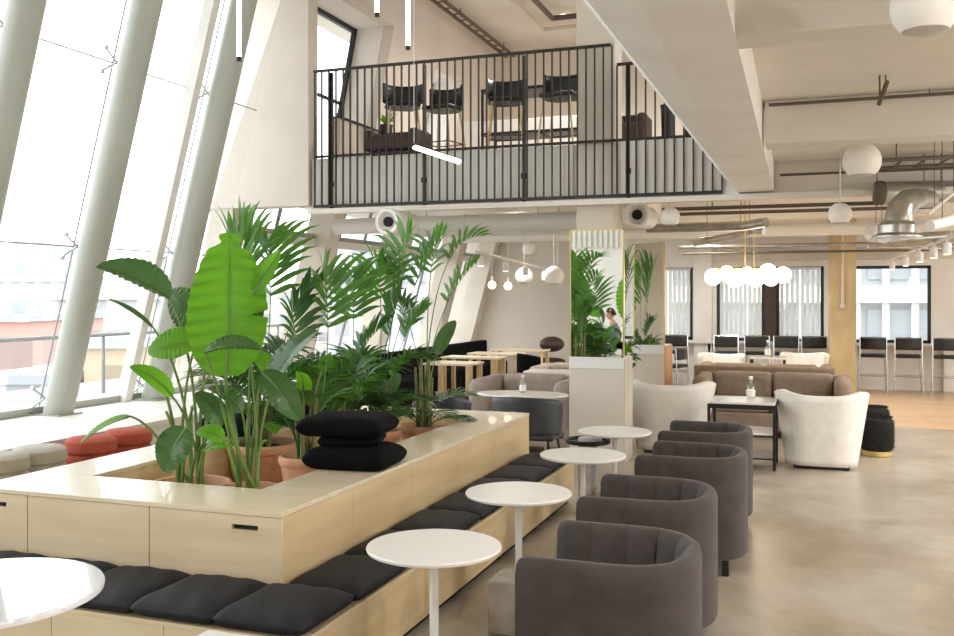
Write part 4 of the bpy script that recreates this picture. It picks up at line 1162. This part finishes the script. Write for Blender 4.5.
# big galvanised elbow group
ed = W(905, 9.6, 193)
t = thing('air_duct', 'shiny galvanised elbow duct with a wide flanged collar at the upper right', 'duct', (0, 0, 0))
MB().tube([W(878, 9.6, 193), W(955, 9.7, 191), W(1010, 9.9, 190)], .115, 28).build('horizontal_duct', M['galv'], t)
MB().tube([W(877, 9.6, 193), W(882, 9.6, 193)], .125, 28).build('duct_band', M['pipe'], t)
e0 = W(922, 8.9, 200)
pts = [W(930, 9.2, 199), W(918, 9.0, 198), W(908, 8.8, 201), W(901, 8.7, 209), W(899, 8.7, 218), W(898, 8.7, 226)]
MB().tube(pts, .1, 28, rs=[.085, .095, .11, .12, .125, .125]).build('elbow', M['galv'], t)
c = W(897, 8.7, 233)
MB().lathe([(.13, .09), (.165, .05), (.165, -.02), (.175, -.03), (.22, -.05), (.22, -.06), (.1, -.06)], (c.x, c.y, c.z + .02), 36).build('collar', M['galv'], t)
MB().tube([W(877, 9.6, 203), W(877, 9.6, 150)], .005, 6).build('hanger', M['pipe'], t)
MB().tube([W(941, 9.6, 203), W(941, 9.6, 150)], .005, 6).build('hanger', M['pipe'], t)
MB().tube([W(924, 9.6, 203), W(924, 9.6, 150)], .005, 6).build('hanger', M['pipe'], t)
duct('air_duct', 'small galvanised duct behind the flanged collar', [W(885, 10.5, 240), W(950, 10.8, 236), W(1000, 11, 232)], .06, M['galv'])
duct('air_duct', 'stubby round duct end left of the flanged collar', [W(874, 11.0, 233), W(884, 10.4, 233)], .11, M['duct'])
duct('air_duct', 'flexible pale duct right of the flanged collar', [W(930, 8.3, 226), W(950, 8.4, 221), W(990, 8.5, 205)], .05, M['duct'])
duct('ceiling_pipe', 'thin slanting pipe at the upper right corner of the ducts', [W(928, 8.6, 214), W(960, 8.6, 188)], .016, M['pole'], 'pipe')
duct('ceiling_pipe', 'copper coloured thin pipe low among the right ducts', [W(868, 12, 247), W(990, 12.4, 250)], .02, M['galv'], 'pipe')
o = MB()
a, b = W(868, 8.9, 161), W(1010, 8.9, 154)
o.tube([a, b], .02, 8); o.tube([a + Vector((-.1, .6, 0)), b + Vector((0, .6, 0))], .02, 8)
for k in range(6):
    f = (k + .5) / 6; q = a + (b - a) * f; o.tube([q, q + Vector((-.05, .6, 0))], .012, 6)
for q in (a * .8 + b * .2, a * .3 + b * .7): o.tube([q, (q.x, q.y, 3.135)], .006, 6)
tag(o.build('cable_tray', M['pipe']), 'dark ladder tray under the right ceiling bay', 'cable tray')
# hanging bracket in mid ceiling bay
t = thing('hanging_bracket', 'short slotted bracket hanging from two rods below the ceiling', 'bracket', (0, 0, 0))
MB().tube([W(879, 6.3, 104), W(887, 6.1, 82)], .016, 8).build('bar', M['pipe'], t)
MB().tube([W(880, 6.2, 100), W(879, 6.2, 38)], .006, 6).build('rod', M['pipe'], t)
MB().tube([W(886, 6.2, 84), W(884, 6.2, 38)], .006, 6).build('rod', M['pipe'], t)

# track lights
def track(label, a, b, fs, dz=.12, group=None):
    t = thing('track_light', label, 'light', (0, 0, 0))
    MB().tube([a, b], .018, 8).build('track', M['pole'], t)
    for f in fs:
        p = a + (b - a) * f
        MB().tube([p, p + Vector((0, 0, -.04)), p + Vector((.0, 0, -.05)), p + Vector((.0, 0, -dz - .05))], .04, 14, rs=[.012, .012, .042, .045]).build('spot_head', M['pole'], t)
        MB().lathe([(.035, -dz - .055), (.035, -dz - .05)], (p.x, p.y, p.z), 12).build('bulb', M['lit'], t)
    for f in (.05, .95):
        p = a + (b - a) * f; MB().tube([p, Vector((p.x, p.y, 3.14))], .004, 6).build('suspension', M['pole'], t)
ta, tb_ = W(958, 9.4, 234), W(884, 16.5, 262)
track('white track with spotlights at the right under the ducts', ta, tb_, (.09, .22, .38, .58, .82))
la, lb_ = W(474, 12, 251), W(561, 16, 273)
track('white track with spotlights in front of the beige rear wall', la, lb_, (.06, .3, .52, .76))
for f in (.1, .3, .55, .8):
    p = ta + (tb_ - ta) * f
    L = bpy.data.lights.new('spot', 'SPOT'); L.energy = 50; L.color = (1, .86, .7); L.spot_size = math.radians(95); L.spot_blend = .8; L.shadow_soft_size = .06
    lo = bpy.data.objects.new('spot', L); COL.objects.link(lo); lo.location = p + Vector((0, 0, -.2)); lo.rotation_euler = (0, math.radians(12), 0)

# globe pendants
def globe(label, px, py, rpx, R=.155, up=None):
    d = R * F / rpx; p = W(px, d, py)
    t = thing('globe_pendant', label, 'pendant lamp', p, group='unlit white globe lamps')
    MB().sphere((0, 0, 0), R, 32, z0=-.75).build('globe', M['frosted'], t)
    rr = R * math.cos(math.asin(.75))
    MB().lathe([(rr, -.75 * R), (rr * .6, -.83 * R), (.001, -.86 * R)], seg=32).build('underside', M['opal2'], t)
    top = up if up else 3.14
    if top - p.z > R: MB().tube([(0, 0, R * .98), (0, 0, top - p.z)], .008, 8).build('cord', M['pole'], t)
globe('large white globe lamp cut by the upper right edge', 925, 6, 33, .115)
globe('white globe lamp under the second ceiling beam', 862, 161, 18.5)
globe('small white globe lamp right of the round jet vent', 670, 217, 10, .115)
globe('small white globe lamp left of the galvanised elbow duct', 840, 214, 11.5, .115)
globe('white globe lamp low before the beige wall, left one', 524, 276, 9, .15)
globe('white globe lamp low before the beige wall, right one', 554, 276, 10, .15)
globe('white globe lamp high before the beige wall', 530, 249, 7.5, .15)
def bulb(label, px, py, d, r=.07):
    p = W(px, d, py); t = thing('pendant_bulb', label, 'pendant lamp', p)
    MB().sphere((0, 0, 0), r, 20).build('bulb', M['lit'], t); MB().tube([(0, 0, r), (0, 0, r + .08)], .02, 10).build('socket', M['pole'], t)
    MB().tube([(0, 0, r + .08), (0, 0, 3.14 - p.z)], .005, 6).build('cord', M['pole'], t)
bulb('small glowing bulb left of its twin before the beige wall', 492, 285, 16.5)
bulb('small glowing bulb right of its twin before the beige wall', 508, 286, 16.5)
# chandelier
ch = W(745, 13.0, 276)
t = thing('globe_chandelier', 'brass chandelier with a cluster of glowing globes', 'chandelier', ch)
for k, (px, py, dd) in enumerate([(713, 277, -.1), (727, 274, .25), (735, 279, -.3), (747, 275, .1), (756, 279, .3), (768, 272, -.2), (771, 278, .25), (783, 275, 0)]):
    q = W(px, 13.0 + dd, py) - ch
    g = MB().sphere(q, .115, 24).build('globe', M['lit'], t)
    MB().tube([(0, 0, .1), (q.x, q.y, .1), (q.x, q.y, q.z + .1)], .008, 6).build('arm', M['gold'], t)
MB().tube([(0, 0, .1), (0, 0, 3.14 - ch.z)], .012, 8).build('stem', M['gold'], t)
q = W(754, 13.0, 276) - ch
MB().tube([(q.x, q.y, .1), (q.x, q.y, 3.14 - ch.z)], .006, 8).build('stem', M['gold'], t)
L = bpy.data.lights.new('chandelier_glow', 'POINT'); L.energy = 18; L.color = (1, .88, .72); L.shadow_soft_size = .3
lo = bpy.data.objects.new('chandelier_glow', L); COL.objects.link(lo); lo.location = ch + Vector((0, 0, -.35))
# hanging tubes in the void
def tube_lamp(label, px, d, y1, top=6.28):
    p = W(px, d, y1); t = thing('tube_pendant', label, 'pendant lamp', p)
    L_ = min(1.5, top - p.z - .1)
    MB().tube([(0, 0, 0), (0, 0, L_)], .022, 12).build('light_tube', M['litw'], t)
    MB().tube([(0, 0, -.04), (0, 0, 0)], .026, 12).build('end_cap', M['black'], t)
    MB().tube([(0, 0, L_), (0, 0, top - p.z)], .004, 6).build('cord', M['pole'], t)
tube_lamp('vertical light tube hanging before the steel columns', 239, 9.0, 57)
tube_lamp('vertical light tube hanging left of the mezzanine ceiling, longer one', 408, 10.0, 46)
tube_lamp('vertical light tube end just visible at the top, shorter one', 377, 10.0, 13)
a, b = W(414, 9.6, 147), W(460, 9.4, 162)
t = thing('tube_pendant', 'slanting light tube hanging in front of the balustrade', 'pendant lamp', a)
MB().tube([(0, 0, 0), b - a], .024, 12).build('light_tube', M['litw'], t)
MB().tube([(-.02, 0, .02), (0, 0, 0)], .03, 12).build('end_cap', M['black'], t)
MB().tube([(0, 0, 0), (0, 0, 6.28 - a.z)], .004, 6).build('cord', M['pole'], t)

# ================================================================== MAN AT A TABLE (seen in the mirror)
def man(x, y, rz):
    t = thing('person', 'man in a grey blue shirt seated at a white table, seen in the mirror', 'person', (x, y, 0), rz)
    # joints, facing +x, seat height .62
    J = {'pel': (0, 0, .66, .14), 'sp': (-.02, 0, .84, .135), 'ch': (.02, 0, 1.02, .155), 'nk': (.04, 0, 1.17, .06), 'hd': (.07, 0, 1.24, .055)}
    V = [Vector(v[:3]) for v in J.values()]; R = [v[3] for v in J.values()]; E = [(0, 1), (1, 2), (2, 3), (3, 4)]
    def chain(root, pts):
        prev = root
        for p in pts:
            V.append(Vector(p[:3])); R.append(p[3]); E.append((prev, len(V) - 1)); prev = len(V) - 1
        return prev
    for s in (-1, 1):
        chain(0, [(.06, s * .10, .66, .095), (.26, s * .12, .66, .08), (.44, s * .13, .64, .06), (.43, s * .13, .42, .055), (.40, s * .13, .12, .04), (.46, s * .14, .05, .035), (.56, s * .15, .04, .028)])
        w_ = chain(2, [(.01, s * .14, 1.09, .065), (.02, s * .20, 1.07, .058), (.12, s * .23, .88, .043), (.26, s * .19, .83, .033), (.34, s * .15, .83, .026), (.38, s * .14, .825, .03)])
        for k in range(5):
            off = (k - 1.5) * .018 * s
            if k < 4: chain(w_, [(.41, s * .14 + off, .825, .009), (.44 + .008 * (1.5 - abs(k - 1.5)), s * .14 + off * 1.15, .82, .008), (.46 + .008 * (1.5 - abs(k - 1.5)), s * .14 + off * 1.2, .808, .007)])
            else: chain(w_, [(.375, s * .11, .825, .010), (.40, s * .10, .815, .008)])
    me = bpy.data.meshes.new('body'); me.from_pydata(V, E, []); me.materials.append(M['skin'])
    for nm in ('shirt', 'trouser'): me.materials.append(M[nm])
    o = bpy.data.objects.new('body', me); COL.objects.link(o); o.parent = t
    sk = o.modifiers.new('skin', 'SKIN')
    if not me.skin_vertices: 
        bm = bmesh.new(); bm.from_mesh(me); bm.verts.layers.skin.verify(); bm.to_mesh(me); bm.free()
    for i, r in enumerate(R):
        me.skin_vertices[0].data[i].radius = (r, r); me.skin_vertices[0].data[i].use_root = (i == 0)
    o.modifiers.new('sub', 'SUBSURF').render_levels = 2
    o.modifiers['sub'].levels = 2
    dg = bpy.context.evaluated_depsgraph_get(); ev = bpy.data.meshes.new_from_object(o.evaluated_get(dg))
    ev.name = 'body'; ev.materials.clear()
    for nm in ('skin', 'shirt', 'trouser'): ev.materials.append(M[nm])
    for pl in ev.polygons:
        c = pl.center
        pl.use_smooth = True
        if c.z < .74 and not (c.x > .2 and c.z > .78): pl.material_index = 2
        elif c.z < 1.155 and c.x < .30: pl.material_index = 1
        else: pl.material_index = 0
    o.modifiers.clear(); o.data = ev
    # head
    hc = Vector((.085, 0, 1.345))
    m = MB(); rows = []
    for i in range(17):
        ph = -PI / 2 + PI * i / 16; rr = []
        for j in range(24):
            a = 2 * PI * j / 24
            x_, y_, z_ = math.cos(ph) * math.cos(a) * .095, math.cos(ph) * math.sin(a) * .075, math.sin(ph) * .118
            if z_ < -.02: x_ = x_ * (1 + z_ * 1.2) + .012; y_ *= 1 + z_ * 2.6
            if abs(a) < .3 or abs(a - 2 * PI) < .3:
                if -.045 < z_ < .01: x_ += .018
            rr.append(hc + Vector((x_, y_, z_)))
        rows.append(rr)
    m.grid(rows, True); m.build('head', M['skin'], t, sub=1)
    m = MB()
    for s in (-1, 1): m.sphere(hc + Vector((-.005, s * .077, -.005)), .022, 10, sz=1.4)
    m.build('ears', M['skin'], t)
    m = MB()
    for s in (-1, 1): m.sphere(hc + Vector((.086, s * .03, .005)), .009, 10)
    m.build('eyes', M['slot'], t)
    MB().box(.172, .178, -.022, .022, 1.292, 1.298).build('mouth', M['terra'], t)
    m = MB(); rows = []
    for i in range(9):
        ph = PI / 2 * i / 8
        rows.append([hc + Vector((math.cos(ph) * math.cos(a) * .103 - .012, math.cos(ph) * math.sin(a) * .084, math.sin(ph) * .125 + (.03 if math.cos(a) > .3 else -.03) * math.cos(ph))) for a in [2 * PI * j / 24 for j in range(24)]])
    m.grid(rows, True); m.build('hair', M['hair'], t)
    return t
mx, my = -3.80, .55
man(mx, my, PI)
t = thing('work_stool', 'dark stool under the seated man seen in the mirror', 'stool', (mx, my, 0))
MB().lathe([(.17, .46), (.19, .48), (.19, .52), (.001, .53)], seg=28).build('seat', M['black'], t)
MB().tube([(0, 0, .02), (0, 0, .46)], .025, 10).build('pole', M['chrome'], t)
MB().lathe([(.2, 0), (.2, .015), (.03, .03)], seg=28).build('base', M['black'], t)
t = thing('work_table', 'white table the seated man leans on, seen in the mirror', 'table', (mx - .58, my, 0))
B(-.34, .34, -.5, .5, .77, .80).build('tabletop', M['tabw'], t, bevel=.004)
for sx in (-.3, .3):
    for sy in (-.45, .45): B(sx - .02, sx + .02, sy - .02, sy + .02, 0, .77).build('leg', M['pole'], t, smooth=False)

# ================================================================== LIGHT
wd = bpy.data.worlds.new('world'); SC.world = wd; wd.use_nodes = True
bg = wd.node_tree.nodes['Background']; bg.inputs[0].default_value = (.93, .97, 1, 1); bg.inputs[1].default_value = 3.0
def portal(name, loc, rot, sx, sy):
    L = bpy.data.lights.new(name, 'AREA'); L.shape = 'RECTANGLE'; L.size = sx; L.size_y = sy; L.cycles.is_portal = True
    o = bpy.data.objects.new(name, L); COL.objects.link(o); o.location = loc; o.rotation_euler = rot
portal('portal_facade', (-8.6, 5, 3.4), (0, -PI / 2, 0), 6.5, 18)
portal('portal_rear_facade', (-8.6, 14.6, 1.8), (0, -PI / 2, 0), 3, 7.5)
portal('portal_right', (8.3, 7, 1.6), (0, PI / 2, 0), 2, 24)
portal('portal_back', (1.9, 19.2, 1.55), (-PI / 2, 0, 0), 10, 1.6)
# spot fills added to brighten the room; no fixtures hang here
def ceil_fill(x, y, z, e, col=(1, .965, .92), r=.12):
    L = bpy.data.lights.new('ceiling_fill', 'SPOT'); L.energy = e; L.color = col; L.shadow_soft_size = r; L.spot_size = math.radians(165); L.spot_blend = .6
    o = bpy.data.objects.new('ceiling_fill', L); COL.objects.link(o); o.location = (x, y, z)
ceil_fill(3.5, 6, 3.0, 230); ceil_fill(1.2, 2.6, 3.0, 120); ceil_fill(3.5, 12.5, 3.0, 160); ceil_fill(2.4, 9.2, 3.0, 120); ceil_fill(-4.5, 14, 3.0, 160); ceil_fill(-1.8, 15.8, 3.0, 160); ceil_fill(-3.3, 13.5, 6.1, 220); ceil_fill(-1.5, 13.5, 6.1, 180)

def point_fill(x, y, z, e):  # unseen point fill added to lighten the ceiling, no globe around it
    L = bpy.data.lights.new('room_fill', 'POINT'); L.energy = e; L.color = (1, .98, .95); L.shadow_soft_size = .16
    o = bpy.data.objects.new('room_fill', L); COL.objects.link(o); o.location = (x, y, z)
point_fill(5.5, 5.6, 2.2, 130); point_fill(5.2, 10.2, 2.2, 110); point_fill(3.2, .6, 2.2, 110); point_fill(3.0, 15.9, 2.3, 30)
SC.view_settings.view_transform = 'Standard'
SC.view_settings.look = 'None'
SC.view_settings.gamma = 1
SC.view_settings.use_curve_mapping = False
SC.view_settings.exposure = 0.37
c = SC.cycles
c.max_bounces = 12; c.diffuse_bounces = 7; c.glossy_bounces = 4; c.transparent_max_bounces = 16; c.transmission_bounces = 4
c.sample_clamp_indirect = 6
c.use_denoising = True
